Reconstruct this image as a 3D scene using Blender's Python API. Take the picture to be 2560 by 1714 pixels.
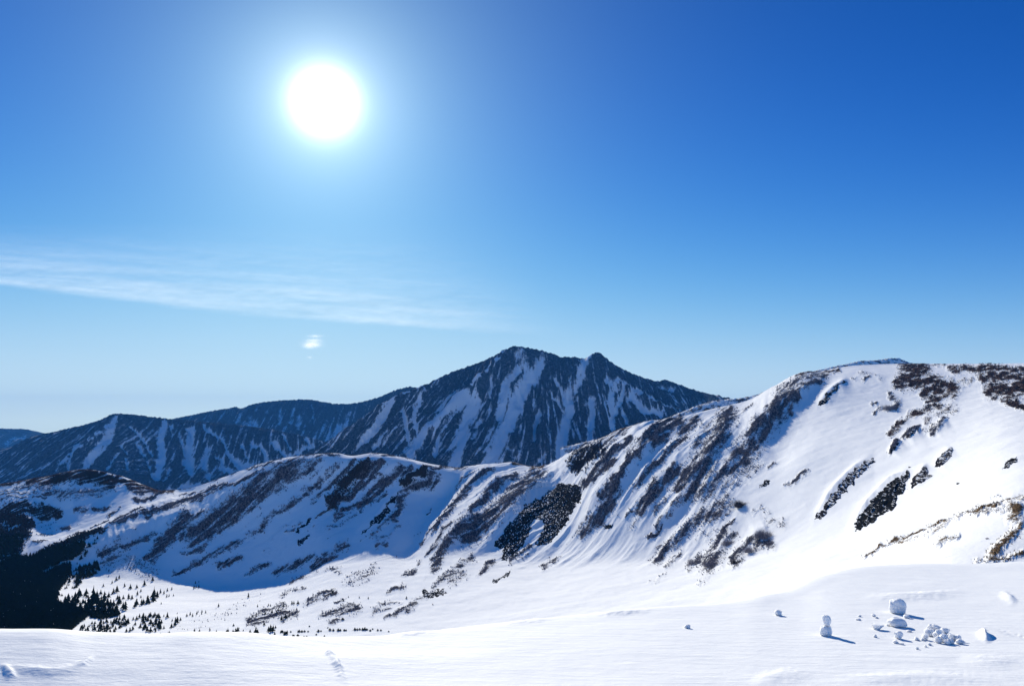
import bpy, math, random
import numpy as np
from mathutils import Vector

for o in list(bpy.data.objects):
    bpy.data.objects.remove(o)
S = bpy.context.scene
COL = S.collection
rng = np.random.default_rng(7)
random.seed(7)

# ------------------------------------------------------------------ camera
FPX, CX, CY, HORIZON = 2009.0, 1280.0, 857.0, 1050.0      # photograph's pixels (2560 x 1714)
PITCH = math.atan((HORIZON - CY) / FPX)
CP, SP = math.cos(PITCH), math.sin(PITCH)
cam = bpy.data.objects.new('camera', bpy.data.cameras.new('camera'))
COL.objects.link(cam)
cam.location = (0, 0, 0)
cam.rotation_euler = (math.pi / 2 + PITCH, 0, 0)
cam.data.sensor_width = 36
cam.data.lens = 36 * FPX / 2560
cam.data.clip_start = 0.2
cam.data.clip_end = 200000
S.camera = cam
S.view_settings.view_transform = 'Standard'
S.view_settings.look = 'None'
EXPOSURE, SKY_STRENGTH = 1.0, .10
SKY_SCALE = 1 / (SKY_STRENGTH * 2 ** EXPOSURE)
S.view_settings.exposure = EXPOSURE
S.view_settings.gamma = 1.0
S.cycles.max_bounces = 5
S.cycles.diffuse_bounces = 2
S.cycles.transparent_max_bounces = 12
S.cycles.volume_bounces = 0

# ------------------------------------------------------------------ sun and sky
SUN_AZ = math.atan2((795 - CX) / FPX, 1.0)                # left of straight ahead
SUN_EL = math.radians(21.6)
SUN = Vector((math.sin(SUN_AZ) * math.cos(SUN_EL), math.cos(SUN_AZ) * math.cos(SUN_EL), math.sin(SUN_EL)))
sun = bpy.data.objects.new('sun', bpy.data.lights.new('sun', 'SUN'))
COL.objects.link(sun)
sun.rotation_euler = SUN.to_track_quat('Z', 'Y').to_euler()
sun.data.energy = 3.35
sun.data.angle = math.radians(0.5)
sun.data.color = (1.0, 0.945, 0.80)

W = bpy.data.worlds.new('World')
S.world = W
W.use_nodes = True
nt = W.node_tree
nt.nodes.clear()
def N(t, **k):
    n = nt.nodes.new(t)
    for a, b in k.items():
        setattr(n, a, b)
    return n
def math_(op, a, b=None, c=None):
    n = N('ShaderNodeMath', operation=op)
    for i, v in enumerate((a, b, c)):
        if v is None:
            continue
        if isinstance(v, (int, float)):
            n.inputs[i].default_value = v
        else:
            nt.links.new(v, n.inputs[i])
    return n.outputs[0]
def rgbmix(kind, fac, a, b):
    n = N('ShaderNodeMix', data_type='RGBA', blend_type=kind, clamp_factor=False)
    for sock, v in ((n.inputs[0], fac), (n.inputs[6], a), (n.inputs[7], b)):
        if isinstance(v, (int, float)):
            sock.default_value = v
        elif isinstance(v, tuple):
            sock.default_value = (*v, 1)
        else:
            nt.links.new(v, sock)
    return n.outputs[2]
sky = N('ShaderNodeTexSky', sky_type='NISHITA')
sky.sun_disc = False
sky.sun_elevation = SUN_EL
sky.sun_rotation = SUN_AZ
sky.altitude = 2600
sky.air_density = 1.0
sky.dust_density = 0.25
sky.ozone_density = 2.0
# deepen the clear high-altitude blue: a curve per channel, x = A N^g / (1 + B N^g) + K
sepc = N('ShaderNodeSeparateColor'); nt.links.new(sky.outputs[0], sepc.inputs[0])
comb = N('ShaderNodeCombineColor')
for i, (A_, g_, B_, K_) in enumerate(((.0026, 3.440, .0055, .0), (.0055, 2.893, .0076, .042), (.0047, 3.095, .0061, .18))):
    q_ = math_('POWER', sepc.outputs[i], g_)
    nt.links.new(math_('ADD', math_('DIVIDE', math_('MULTIPLY', q_, A_ * SKY_SCALE), math_('MULTIPLY_ADD', q_, B_, 1.0)), K_ * SKY_SCALE), comb.inputs[i])
tint = comb.outputs[0]
# the bright air round the sun (forward scattering), a function of the angle from the sun only
tc = N('ShaderNodeTexCoord')
dot = N('ShaderNodeVectorMath', operation='DOT_PRODUCT')
nt.links.new(tc.outputs['Generated'], dot.inputs[0])
dot.inputs[1].default_value = SUN
ang = math_('MULTIPLY', math_('ARCCOSINE', math_('MINIMUM', dot.outputs['Value'], 0.9999999)), 57.29578)
def fall(width, power, amount):
    return math_('MULTIPLY', math_('POWER', 2.71828, math_('MULTIPLY', math_('POWER', math_('DIVIDE', ang, width), power), -1.0)), amount * SKY_SCALE)
g1 = rgbmix('MULTIPLY', 1.0, math_('ADD', fall(1.02, 1.4, 8.0), fall(2.2, 1.0, .95)), (1.0, 1.0, 1.0))
g2 = rgbmix('MULTIPLY', 1.0, fall(8.0, 1.0, 1.0), (.40, .60, .40))
# Rayleigh-like blue added to the sky away from the sun, to lift shaded snow
back_ = N('ShaderNodeMapRange', interpolation_type='SMOOTHSTEP')
nt.links.new(ang, back_.inputs[0])
for i_, v_ in ((1, 48.0), (2, 115.0), (3, 0.0), (4, SKY_SCALE)):
    back_.inputs[i_].default_value = v_
sz = N('ShaderNodeSeparateXYZ'); nt.links.new(tc.outputs['Generated'], sz.inputs[0])
low_ = math_('MULTIPLY', math_('POWER', 2.71828, math_('DIVIDE', math_('MAXIMUM', sz.outputs[2], 0.0), -.07)), SKY_SCALE)
g4 = rgbmix('MULTIPLY', 1.0, low_, (.36, .28, .12))
g3 = rgbmix('MULTIPLY', 1.0, back_.outputs[0], (.0, .07, .20))
tot = rgbmix('ADD', 1.0, rgbmix('ADD', 1.0, rgbmix('ADD', 1.0, tint, g1), g2), rgbmix('ADD', 1.0, g3, g4))
bg = N('ShaderNodeBackground')
bg.inputs[1].default_value = SKY_STRENGTH
nt.links.new(tot, bg.inputs[0])
wo = N('ShaderNodeOutputWorld')
nt.links.new(bg.outputs[0], wo.inputs[0])

# ------------------------------------------------------------------ helpers
TILES = dict(A=(0, 1140, .2137), B=(450, 1120, .2137), C=(900, 1120, .2137), D=(1350, 1000, .2137),
             E=(1600, 1200, .2137), F=(1800, 880, .2137), G=(2060, 880, .2137), H=(2060, 1150, .2137),
             I=(0, 1340, .1709), J=(350, 1400, .1709), K=(700, 1400, .1709), L=(0, 1020, .2135),
             M=(450, 950, .2135), N=(850, 850, .2137), O=(1300, 850, .2562), P=(2060, 1490, .2135))
def tl(t, pts):
    x, y, k = TILES[t]
    return [(x + a * k, y + b * k) for a, b in pts]

def ray(px, py):
    """direction through a pixel of the photograph, scaled to forward distance 1 -> (s, t)"""
    dx = (np.asarray(px, float) - CX) / FPX
    dy = (CY - np.asarray(py, float)) / FPX
    d = CP - dy * SP
    return dx / d, (SP + dy * CP) / d
def project(x, y, z):
    c = y * CP + z * SP
    u = -y * SP + z * CP
    return CX + FPX * x / c, CY - FPX * u / c

_P = np.random.default_rng(3).permutation(4096)
_G = np.random.default_rng(4).uniform(0, 2 * np.pi, 4096)
_GX, _GY = np.cos(_G), np.sin(_G)
def perlin(x, y, seed=0):
    xi = np.floor(x).astype(np.int64); yi = np.floor(y).astype(np.int64)
    xf = x - xi; yf = y - yi
    u = xf * xf * xf * (xf * (xf * 6 - 15) + 10); v = yf * yf * yf * (yf * (yf * 6 - 15) + 10)
    def g(a, b, fx, fy):
        h = _P[(_P[(a + seed * 131) & 4095] + b) & 4095]
        return _GX[h] * fx + _GY[h] * fy
    n00 = g(xi, yi, xf, yf); n10 = g(xi + 1, yi, xf - 1, yf)
    n01 = g(xi, yi + 1, xf, yf - 1); n11 = g(xi + 1, yi + 1, xf - 1, yf - 1)
    a = n00 + u * (n10 - n00); b = n01 + u * (n11 - n01)
    return (a + v * (b - a)) * 1.5
def fbm(x, y, octv=4, seed=0, gain=.5, lac=2.03):
    r = 0; a = 1.0; t = 0
    for i in range(octv):
        r = r + a * perlin(x, y, seed + i * 7); t += a
        x = x * lac + 13.7; y = y * lac + 5.1; a *= gain
    return r / t
def ridged(x, y, octv=4, seed=0, gain=.5):
    r = 0; a = 1.0; t = 0
    for i in range(octv):
        r = r + a * (1 - np.abs(perlin(x, y, seed + i * 7)) * 2); t += a
        x = x * 2.03 + 3.3; y = y * 2.03 + 7.7; a *= gain
    return r / t
def sstep(a, b, x):
    t = np.clip((x - a) / (b - a), 0, 1)
    return t * t * (3 - 2 * t)

def pch_slopes(x, y):
    """monotone cubic slopes along axis 0 (x, y: K x C)"""
    h = np.diff(x, axis=0); d = np.diff(y, axis=0) / h
    m = np.zeros_like(y)
    s = (d[:-1] * d[1:]) > 0
    w1 = 2 * h[1:] + h[:-1]; w2 = h[1:] + 2 * h[:-1]
    with np.errstate(divide='ignore', invalid='ignore'):
        hm = (w1 + w2) / (w1 / d[:-1] + w2 / d[1:])
    m[1:-1] = np.where(s, hm, 0)
    m[0] = d[0]; m[-1] = d[-1]
    return m
def pchip1(xk, yk, x):
    xk = np.asarray(xk, float); yk = np.asarray(yk, float)
    m = pch_slopes(xk[:, None], yk[:, None])[:, 0]
    x = np.clip(x, xk[0], xk[-1])
    i = np.clip(np.searchsorted(xk, x) - 1, 0, len(xk) - 2)
    h = xk[i + 1] - xk[i]; t = (x - xk[i]) / h
    return ((2 * t**3 - 3 * t**2 + 1) * yk[i] + (t**3 - 2 * t**2 + t) * h * m[i]
            + (-2 * t**3 + 3 * t**2) * yk[i + 1] + (t**3 - t**2) * h * m[i + 1])

def line(pts):
    """control points (px, py, Y) or (px, None, Y, z) -> knots in (s, Y, z)"""
    a = []
    for p in pts:
        if p[1] is None:
            s, _ = ray(p[0], HORIZON); a.append((float(s), p[2], p[3]))
        else:
            s, t = ray(p[0], p[1]); a.append((float(s), p[2], float(t) * p[2]))
    a.sort()
    return np.array(a)

def loft(lines, rows, scols, gap=1.0):
    """lines near to far -> grids X, Y, Z (rows x columns)"""
    KY = np.array([pchip1(l[:, 0], l[:, 1], scols) for l in lines])
    KZ = np.array([pchip1(l[:, 0], l[:, 2], scols) for l in lines])
    for i in range(1, len(lines)):
        KY[i] = np.maximum(KY[i], KY[i - 1] + gap)
    m = pch_slopes(KY, KZ)
    YY, ZZ = [], []
    for i, r in enumerate(rows):
        t = (np.arange(r + (i == len(rows) - 1)) / r)[:, None]
        h = KY[i + 1] - KY[i]
        YY.append(KY[i] + t * h)
        ZZ.append((2 * t**3 - 3 * t**2 + 1) * KZ[i] + (t**3 - 2 * t**2 + t) * h * m[i]
                  + (-2 * t**3 + 3 * t**2) * KZ[i + 1] + (t**3 - t**2) * h * m[i + 1])
    Y = np.concatenate(YY); Z = np.concatenate(ZZ)
    return scols[None, :] * Y, Y, Z

def stroke(PX, PY, pts, reach):
    """signed distance (px) to a polyline, evaluated only near it: index mask, d, along (0..1)"""
    p = np.array(pts, float)
    m = ((PX > p[:, 0].min() - reach) & (PX < p[:, 0].max() + reach) &
         (PY > p[:, 1].min() - reach) & (PY < p[:, 1].max() + reach))
    idx = np.nonzero(m)
    x = PX[idx]; y = PY[idx]
    best = np.full(x.shape, 1e9); sg = np.zeros(x.shape); al = np.zeros(x.shape)
    L = np.hypot(*np.diff(p, axis=0).T); tot = L.sum(); acc = 0
    for i in range(len(p) - 1):
        ax, ay = p[i]; bx, by = p[i + 1]
        dx, dy = bx - ax, by - ay
        t = np.clip(((x - ax) * dx + (y - ay) * dy) / (dx * dx + dy * dy + 1e-9), 0, 1)
        ex = x - ax - t * dx; ey = y - ay - t * dy
        d = np.hypot(ex, ey)
        c = dx * ey - dy * ex
        k = d < best
        best = np.where(k, d, best); sg = np.where(k, -np.sign(c), sg)
        al = np.where(k, (acc + t * L[i]) / tot, al)
        acc += L[i]
    return idx, best, sg, al

def grid_mesh(name, X, Y, Z, mat, attr=None, parent=None, smooth=True):
    R, C = X.shape
    me = bpy.data.meshes.new(name)
    n = R * C
    me.vertices.add(n)
    co = np.stack([X, Y, Z], -1).reshape(-1).astype(np.float32)
    me.vertices.foreach_set('co', co)
    i = np.arange(n).reshape(R, C)
    q = np.stack([i[:-1, :-1], i[:-1, 1:], i[1:, 1:], i[1:, :-1]], -1).reshape(-1, 4)
    f = len(q)
    me.loops.add(f * 4); me.polygons.add(f)
    me.loops.foreach_set('vertex_index', q.reshape(-1).astype(np.int32))
    me.polygons.foreach_set('loop_start', np.arange(0, f * 4, 4, dtype=np.int32))
    me.polygons.foreach_set('use_smooth', np.full(f, smooth))
    me.update(calc_edges=True)
    if attr is not None:
        a = me.color_attributes.new('cover', 'FLOAT_COLOR', 'POINT')
        a.data.foreach_set('color', attr.reshape(-1).astype(np.float32))
    me.materials.append(mat)
    o = bpy.data.objects.new(name, me)
    COL.objects.link(o)
    if parent:
        o.parent = parent
    return o

def tri_mesh(name, V, F, mat, smooth=False):
    me = bpy.data.meshes.new(name)
    V = np.asarray(V, np.float32); F = np.asarray(F, np.int32)
    me.vertices.add(len(V)); me.vertices.foreach_set('co', V.reshape(-1))
    me.loops.add(F.size); me.polygons.add(len(F))
    me.loops.foreach_set('vertex_index', F.reshape(-1))
    me.polygons.foreach_set('loop_start', np.arange(0, F.size, F.shape[1], dtype=np.int32))
    me.polygons.foreach_set('use_smooth', np.full(len(F), smooth))
    me.update(calc_edges=True)
    me.materials.append(mat)
    return me
def link(name, me, label=None, cat=None, group=None, kind=None, loc=None, parent=None):
    o = bpy.data.objects.new(name, me)
    COL.objects.link(o)
    tag(o, label, cat, group, kind)
    if loc is not None:
        o.location = loc
    if parent:
        o.parent = parent
    return o
def tag(o, label=None, cat=None, group=None, kind=None):
    for k, v in (('label', label), ('category', cat), ('group', group), ('kind', kind)):
        if v:
            o[k] = v
    return o

# ------------------------------------------------------------------ materials
class Mat:
    def __init__(self, name, rough=.8):
        self.m = bpy.data.materials.new(name)
        self.m.use_nodes = True
        self.t = self.m.node_tree
        self.b = self.t.nodes['Principled BSDF']
        self.b.inputs['Roughness'].default_value = rough
        self.b.inputs['Specular IOR Level'].default_value = .05 if 'snow' in name and 'slope' not in name else 0.0
        self.out = self.t.nodes['Material Output']
    def node(self, typ, ins=None, **k):
        n = self.t.nodes.new(typ)
        for a, b in k.items():
            setattr(n, a, b)
        for a, v in (ins or {}).items():
            self.put(n.inputs[a], v)
        return n
    def put(self, sock, v):
        if isinstance(v, bpy.types.NodeSocket):
            self.t.links.new(v, sock)
        elif isinstance(v, tuple) and len(v) == 3 and sock.type == 'RGBA':
            sock.default_value = (*v, 1)
        else:
            sock.default_value = v
    def math(self, op, a, b=0.0, clamp=False):
        return self.node('ShaderNodeMath', {0: a, 1: b}, operation=op, use_clamp=clamp).outputs[0]
    def mix(self, fac, a, b, kind='MIX'):
        n = self.node('ShaderNodeMix', {0: fac, 6: a, 7: b}, data_type='RGBA', blend_type=kind)
        return n.outputs[2]
    def noise(self, scale, detail=3, vec=None, rough=.55):
        ins = {'Scale': scale, 'Detail': detail, 'Roughness': rough}
        if vec is not None:
            ins['Vector'] = vec
        return self.node('ShaderNodeTexNoise', ins).outputs[0]
    def pos(self):
        return self.node('ShaderNodeNewGeometry').outputs['Position']
    def ss(self, x, a, b):
        return self.node('ShaderNodeMapRange', {'Value': x, 'From Min': a, 'From Max': b}, interpolation_type='SMOOTHSTEP').outputs[0]
    def bump(self, h, dist, strength=1.0, normal=None):
        ins = {'Height': h, 'Distance': dist, 'Strength': strength}
        if normal is not None:
            ins['Normal'] = normal
        return self.node('ShaderNodeBump', ins).outputs[0]

SNOW = (.86, .875, .90)
def snow_material():
    M = Mat('snow', .75)
    p = M.pos()
    n1 = M.noise(.9, 6, p, .62); n2 = M.noise(22, 4, p, .7)
    mp = M.node('ShaderNodeMapping', {'Vector': p, 'Rotation': (0, 0, .5), 'Scale': (1.1, 5.5, 1.0)}).outputs[0]
    rip = M.noise(1.6, 5, mp, .62)
    M.put(M.b.inputs['Base Color'], M.mix(n1, (.85, .855, .86), (.89, .89, .885)))
    h = M.math('ADD', M.math('ADD', M.math('MULTIPLY', n1, .05), M.math('MULTIPLY', n2, .004)), M.math('MULTIPLY', M.ss(rip, .35, .75), .0055))
    M.put(M.b.inputs['Normal'], M.bump(h, 1.0, .55))
    return M.m
def slope_material():
    """snow with frosted brush (R), rock (G), dry grass (B) and dark heath (A)"""
    M = Mat('snow_slope', .75)
    p = M.pos()
    at = M.node('ShaderNodeAttribute', attribute_name='cover')
    sep = M.node('ShaderNodeSeparateColor', {0: at.outputs['Color']})
    R, G, B, A = sep.outputs[0], sep.outputs[1], sep.outputs[2], at.outputs['Alpha']
    fine = M.noise(.62, 3, p, .75)
    mid = M.noise(.11, 4, p, .65)
    spk = M.math('ADD', M.math('MULTIPLY', fine, .6), M.math('MULTIPLY', mid, .4))
    def cover(a, soft):
        return M.ss(M.math('ADD', M.math('SUBTRACT', spk, .5), M.math('MULTIPLY', M.math('SUBTRACT', a, .57), .40)), -soft, soft)
    snow = M.mix(mid, (.85, .855, .865), (.89, .89, .885))
    brush = M.mix(M.ss(fine, .42, .7), (.026, .026, .034), (.20, .19, .215))
    rock = M.mix(fine, (.012, .013, .013), (.10, .088, .07))
    grass = M.mix(fine, (.08, .05, .03), (.22, .15, .085))
    heath = M.mix(fine, (.018, .011, .010), (.13, .085, .07))
    c = M.mix(cover(R, .06), snow, brush)
    c = M.mix(cover(B, .07), c, grass)
    c = M.mix(cover(A, .07), c, heath)
    c = M.mix(cover(G, .05), c, rock)
    M.put(M.b.inputs['Base Color'], c)
    veg = M.math('MAXIMUM', M.math('MAXIMUM', R, G), M.math('MAXIMUM', B, A))
    h = M.math('MULTIPLY', fine, M.math('ADD', M.math('MULTIPLY', veg, 2.2), .22))
    M.put(M.b.inputs['Normal'], M.bump(h, 1.0, .8))
    return M.m
def forest_material():
    """far mountainsides: conifer forest (R) over snow"""
    M = Mat('forest_slope', .85)
    p = M.pos()
    at = M.node('ShaderNodeAttribute', attribute_name='cover')
    sep = M.node('ShaderNodeSeparateColor', {0: at.outputs['Color']})
    R = sep.outputs[0]
    fine = M.noise(.11, 5, p, .82)
    mid = M.noise(.018, 4, p, .6)
    spk = M.math('ADD', M.math('MULTIPLY', fine, .7), M.math('MULTIPLY', mid, .3))
    mp = M.node('ShaderNodeMapping', {'Vector': p, 'Rotation': (0, .35, 0), 'Scale': (.055, .02, .011)}).outputs[0]
    stk = M.noise(1.0, 6, mp, .72)
    spk = M.math('ADD', M.math('MULTIPLY', spk, .6), M.math('MULTIPLY', stk, .4))
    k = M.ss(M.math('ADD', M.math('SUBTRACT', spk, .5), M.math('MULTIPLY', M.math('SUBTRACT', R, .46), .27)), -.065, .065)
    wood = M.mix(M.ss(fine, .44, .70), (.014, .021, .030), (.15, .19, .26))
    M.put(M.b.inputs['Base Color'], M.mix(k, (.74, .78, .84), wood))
    M.put(M.b.inputs['Normal'], M.bump(M.math('MULTIPLY', fine, 14.0), 1.0, .6))
    return M.m
def plain(name, a, b, scale, rough=.85):
    M = Mat(name, rough)
    tcn = M.node('ShaderNodeTexCoord').outputs['Object']
    M.put(M.b.inputs['Base Color'], M.mix(M.noise(scale, 4, tcn), a, b))
    return M.m
MAT_SNOW = snow_material()
MAT_SLOPE = slope_material()
MAT_FOREST = forest_material()
MAT_NEEDLE = plain('needles', (.010, .018, .012), (.035, .045, .030), 1.3)
MAT_BARK = plain('bark', (.03, .022, .017), (.07, .05, .04), 2.0)

# ------------------------------------------------------------------ middle terrain: cirque and ridge
SC = np.concatenate([np.linspace(-1.3, -.80, 60)[:-1], np.linspace(-.80, .80, 1300), np.linspace(.80, 1.3, 60)[1:]])
RIDGE = [(-900, 1260, 1220), (-300, 1245, 1220), (0, 1211, 1200), (110, 1192, 1190), (212, 1172, 1180), (300, 1188, 1180), (360, 1212, 1180), (415, 1231, 1180),
         (480, 1221, 1140), (543, 1202, 1120), (610, 1182, 1105), (691, 1157, 1090), (785, 1136, 1085), (840, 1133, 1085), (880, 1139, 1088), (930, 1133, 1090), (1004, 1142, 1105),
         (1082, 1160, 1130), (1169, 1169, 1170), (1212, 1167, 1180), (1277, 1156, 1180), (1312, 1165, 1185), (1364, 1176, 1185), (1429, 1156, 1150),
         (1481, 1119, 1110), (1537, 1080, 1080), (1602, 1058, 1060), (1700, 1043, 1050), (1771, 1024, 1055), (1877, 1001, 1090), (1938, 974, 1120),
         (1989, 946, 1150), (2050, 930, 1190), (2122, 916, 1230), (2200, 911, 1260), (2273, 910, 1280), (2384, 910, 1280), (2560, 913, 1240), (2800, 920, 1180), (3400, 940, 1050)]
BASE = [(-900, 1420, 880), (0, 1430, 870), (300, 1450, 865), (500, 1465, 852), (700, 1447, 832), (850, 1410, 818), (1000, 1405, 810), (1200, 1404, 805), (1300, 1410, 790),
        (1500, 1408, 720), (1700, 1402, 650), (1900, 1387, 570), (2100, 1350, 490), (2300, 1290, 430), (2560, 1190, 385), (3000, 1130, 350), (3400, 1120, 330)]
FLOOR = [(-900, 1600, 500), (0, 1600, 500), (300, 1606, 500), (600, 1602, 510), (1000, 1588, 510), (1258, 1556, 500), (1630, 1520, 450), (1815, 1507, 400), (1972, 1478, 345),
         (2060, 1430, 290), (2161, 1393, 270), (2300, 1332, 250), (2440, 1278, 238), (2560, 1247, 230), (2900, 1200, 225), (3400, 1180, 220)]
SFOOT = [(-900, None, 350, -112), (0, None, 350, -112), (1000, None, 350, -110), (1500, None, 310, -92), (1800, None, 240, -66), (2000, None, 190, -46), (2161, None, 170, -36),
         (2300, None, 155, -30.5), (2560, None, 150, -28.5), (3400, None, 145, -27)]
NEAR = [(-900, None, 110, -50), (1000, None, 110, -48), (1500, None, 110, -40), (1800, None, 105, -30), (2161, None, 100, -25), (2560, None, 95, -23), (3400, None, 95, -23)]
base_l, floor_l, ridge_l = line(BASE), line(FLOOR), line(RIDGE)
def between(la, lb, f, dz=0.0, dzf=None):
    s = np.linspace(-.9, .9, 60)
    Y = pchip1(la[:, 0], la[:, 1], s) * (1 - f) + pchip1(lb[:, 0], lb[:, 1], s) * f
    Z = pchip1(la[:, 0], la[:, 2], s) * (1 - f) + pchip1(lb[:, 0], lb[:, 2], s) * f
    Z = Z + (dzf(s) if dzf else dz)
    return np.stack([s, Y, Z], 1)
def px2s(px):
    return float(ray(px, HORIZON)[0])
def prof(*kp):
    xs = [px2s(a) for a, b in kp]; ys = [b for a, b in kp]
    return lambda s: np.interp(s, xs, ys)
dip_l = between(floor_l, base_l, .45, dzf=prof((1900, -2), (2161, -10), (2300, -14), (2560, -13)))
m1_l = between(base_l, ridge_l, .35, dzf=prof((0, -4), (400, -2), (470, 3), (560, -2), (640, -8), (850, -14), (1050, -14), (1150, -7), (1290, 0), (2000, 0), (2560, 4)))
m2_l = between(base_l, ridge_l, .72, dzf=prof((0, -2), (300, 0), (430, 3), (620, 4), (700, -5), (790, -15), (850, -18), (1050, -18), (1150, -12), (1280, -2), (1500, 4), (2000, 8), (2300, 14), (2560, 16)))
top_l = between(base_l, ridge_l, .93, dzf=prof((0, 1), (450, 1), (650, 4), (1100, 4), (1250, 1), (1400, 1.5), (1700, 2), (2000, 4), (2300, 5), (2560, 5)))
def shift(l, dY, dz):
    r = l.copy(); r[:, 1] += dY; r[:, 2] += dz
    return r
X, Y, Z = loft([line(NEAR), line(SFOOT), floor_l, dip_l, base_l, m1_l, m2_l, top_l, ridge_l, shift(ridge_l, 40, -12), shift(ridge_l, 330, -190), shift(ridge_l, 1300, -1950)],
               [24, 40, 70, 60, 120, 130, 90, 30, 16, 24, 16], SC)
RROW = 24 + 40 + 70 + 60 + 120 + 130 + 90 + 30
PX, PY = project(X, Y, Z)

# relief: (tile, crest line from the top down, width left, width right in px, height in m)
RIBS = [
 ('A', [(2340,500),(2000,640),(1600,790),(1150,960),(850,1070),(500,1110),(350,1170)], 45, 22, 9),
 ('A', [(2340,680),(1960,870),(1580,960),(1100,1150),(870,1260),(640,1340),(500,1400)], 40, 20, 10),
 ('B', [(1560,160),(950,455),(480,710),(340,830),(40,960),(-120,1060),(-380,1200)], 60, 28, 10),
 ('A', [(650,340),(300,520),(0,620)], 40, 30, 4),
 ('C', [(800,180),(760,260),(620,370),(470,510),(330,640),(130,880),(20,1000)], 30, 14, 4),
 ('C', [(480,110),(330,260),(150,420),(-100,620)], 22, 14, 3),
 ('C', [(240,90),(120,260),(-80,420),(-400,700)], 22, 14, 3),
 ('B', [(1900,90),(1650,330),(1400,560),(1150,760)], 22, 14, 2.5),
 ('C', [(1640,210),(1500,330),(1330,460),(1130,690),(960,880),(850,1010),(700,1150)], 38, 20, 10),
 ('C', [(1950,280),(1800,380),(1560,570),(1300,850),(1170,1000),(1020,1200),(850,1420)], 40, 28, 13),
 ('D', [(900,420),(680,600),(420,800),(200,970),(0,1110),(-103,1175),(-240,1300),(-460,1530),(-640,1720)], 44, 42, 15),
 ('D', [(1060,500),(900,620),(760,760),(650,900),(580,1000),(400,1140)], 22, 13, 5),
 ('D', [(1450,290),(1230,480),(1170,660),(1000,860),(850,1050),(680,1200),(600,1400),(480,1560)], 34, 20, 11),
 ('D', [(1720,430),(1560,540),(1450,680),(1230,870),(1090,1080)], 18, 14, 3),
 ('D', [(2000,320),(1840,520),(1620,760),(1400,960),(1260,1130),(1130,1290)], 30, 22, 5),
 ('D', [(2220,130),(2210,260),(2100,500),(1950,730),(1780,950),(1600,1060)], 30, 15, 6),
 ('F', [(1250,300),(950,520),(700,680),(560,850),(350,1050),(250,1200)], 55, 20, 13),
 ('E', [(1040,220),(850,330),(750,420),(600,530),(450,670),(270,830),(170,940)], 26, 18, 2.6),
 ('E', [(620,110),(500,260),(300,450),(90,690)], 18, 10, 2),
 ('E', [(1050,640),(950,800),(800,1000)], 30, 24, 4),
 ('E', [(1500,720),(1300,730),(1180,830),(1080,960)], 20, 18, 3.5),
 ('K', [(1140,670),(900,720),(650,780)], 16, 11, 2),
 ('K', [(1820,370),(1620,450)], 12, 9, 1.6),
 ('K', [(1500,620),(1380,700)], 12, 9, 1.2),
 ('K', [(1980,640),(1800,740),(1570,800)], 14, 9, 1.4),
 ('K', [(770,450),(580,530),(400,630)], 14, 9, 1.6),
 ('K', [(870,870),(710,900)], 9, 6, 1.0),
 ('J', [(2250,740),(1900,820),(1600,890)], 16, 12, 2.2),
 ('B', [(1960,1060),(1750,1250),(1560,1380)], 20, 13, 2.5),
 ('C', [(1300,1300),(1100,1430),(930,1550)], 20, 13, 2.2),
 ('D', [(1640,230),(1400,420),(1330,560),(1260,700)], 20, 14, 4),
 ('D', [(2340,600),(2200,790),(1900,1020)], 20, 12, 3.2),
 ('D', [(1740,1110),(1560,1310),(1350,1480)], 18, 11, 2.8),
 ('D', [(1860,960),(1640,1180),(1480,1350)], 16, 10, 2.5),
 ('E', [(1000,30),(780,110),(620,210)], 18, 12, 2.5),
 ('E', [(480,850),(300,1030)], 12, 8, 1.8),
 ('C', [(1330,235),(1200,380),(1110,560),(1060,640)], 20, 12, 3.5),
 ('H', [(1015,110),(760,265),(520,510),(345,760),(320,860)], 10, 24, 7),
 ('H', [(560,-60),(290,160),(60,420),(-110,690)], 10, 20, 5),
 ('H', [(1205,40),(1030,330)], 9, 14, 3.5),
 ('F', [(1510,315),(1330,440),(1150,620)], 10, 18, 4.5),
 ('G', [(1110,880),(950,1000)], 8, 14, 4.5),
 ('G', [(880,1030),(770,1190)], 8, 14, 4.5),
 ('G', [(1500,1110),(1300,1340)], 10, 16, 3),
 ('G', [(1450,790),(1270,940)], 10, 14, 3),
 ('E', [(1290,640),(1500,560)], 14, 22, 3.5),
]
VALES = [
 ('A', [(1200,520),(950,690),(650,740)], 60, 12),
 ('A', [(1750,540),(1650,560)], 22, 4),
 ('C', [(1180,420),(1020,650),(800,900),(560,1200)], 34, 6),
 ('F', [(950,640),(820,950),(700,1150)], 42, 5),
 ('G', [(2300,60),(2340,60)], 10, 0.1),
]
D = np.zeros_like(Z)
for t, pts, wl, wr, H in RIBS:
    idx, d, sg, al = stroke(PX, PY, tl(t, pts), 3.0 * max(wl, wr))
    w = np.where(sg > 0, wr, wl)
    jit = 1 + .12 * fbm(PX[idx] / 14, PY[idx] / 40, 3, 91)
    prof_ = np.where(sg > 0, np.exp(-(d / (w * 1.05)) ** 1.15), np.exp(-(d / w) ** 1.8))
    D[idx] += H * jit * (Y[idx] / 900) * prof_ * sstep(1.06, .75, al) * sstep(-.06, .3, al)
for t, pts, w, H in VALES:
    idx, d, sg, al = stroke(PX, PY, tl(t, pts), 3.0 * w)
    D[idx] -= H * (Y[idx] / 900) * np.exp(-(d / w) ** 2)
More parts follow.
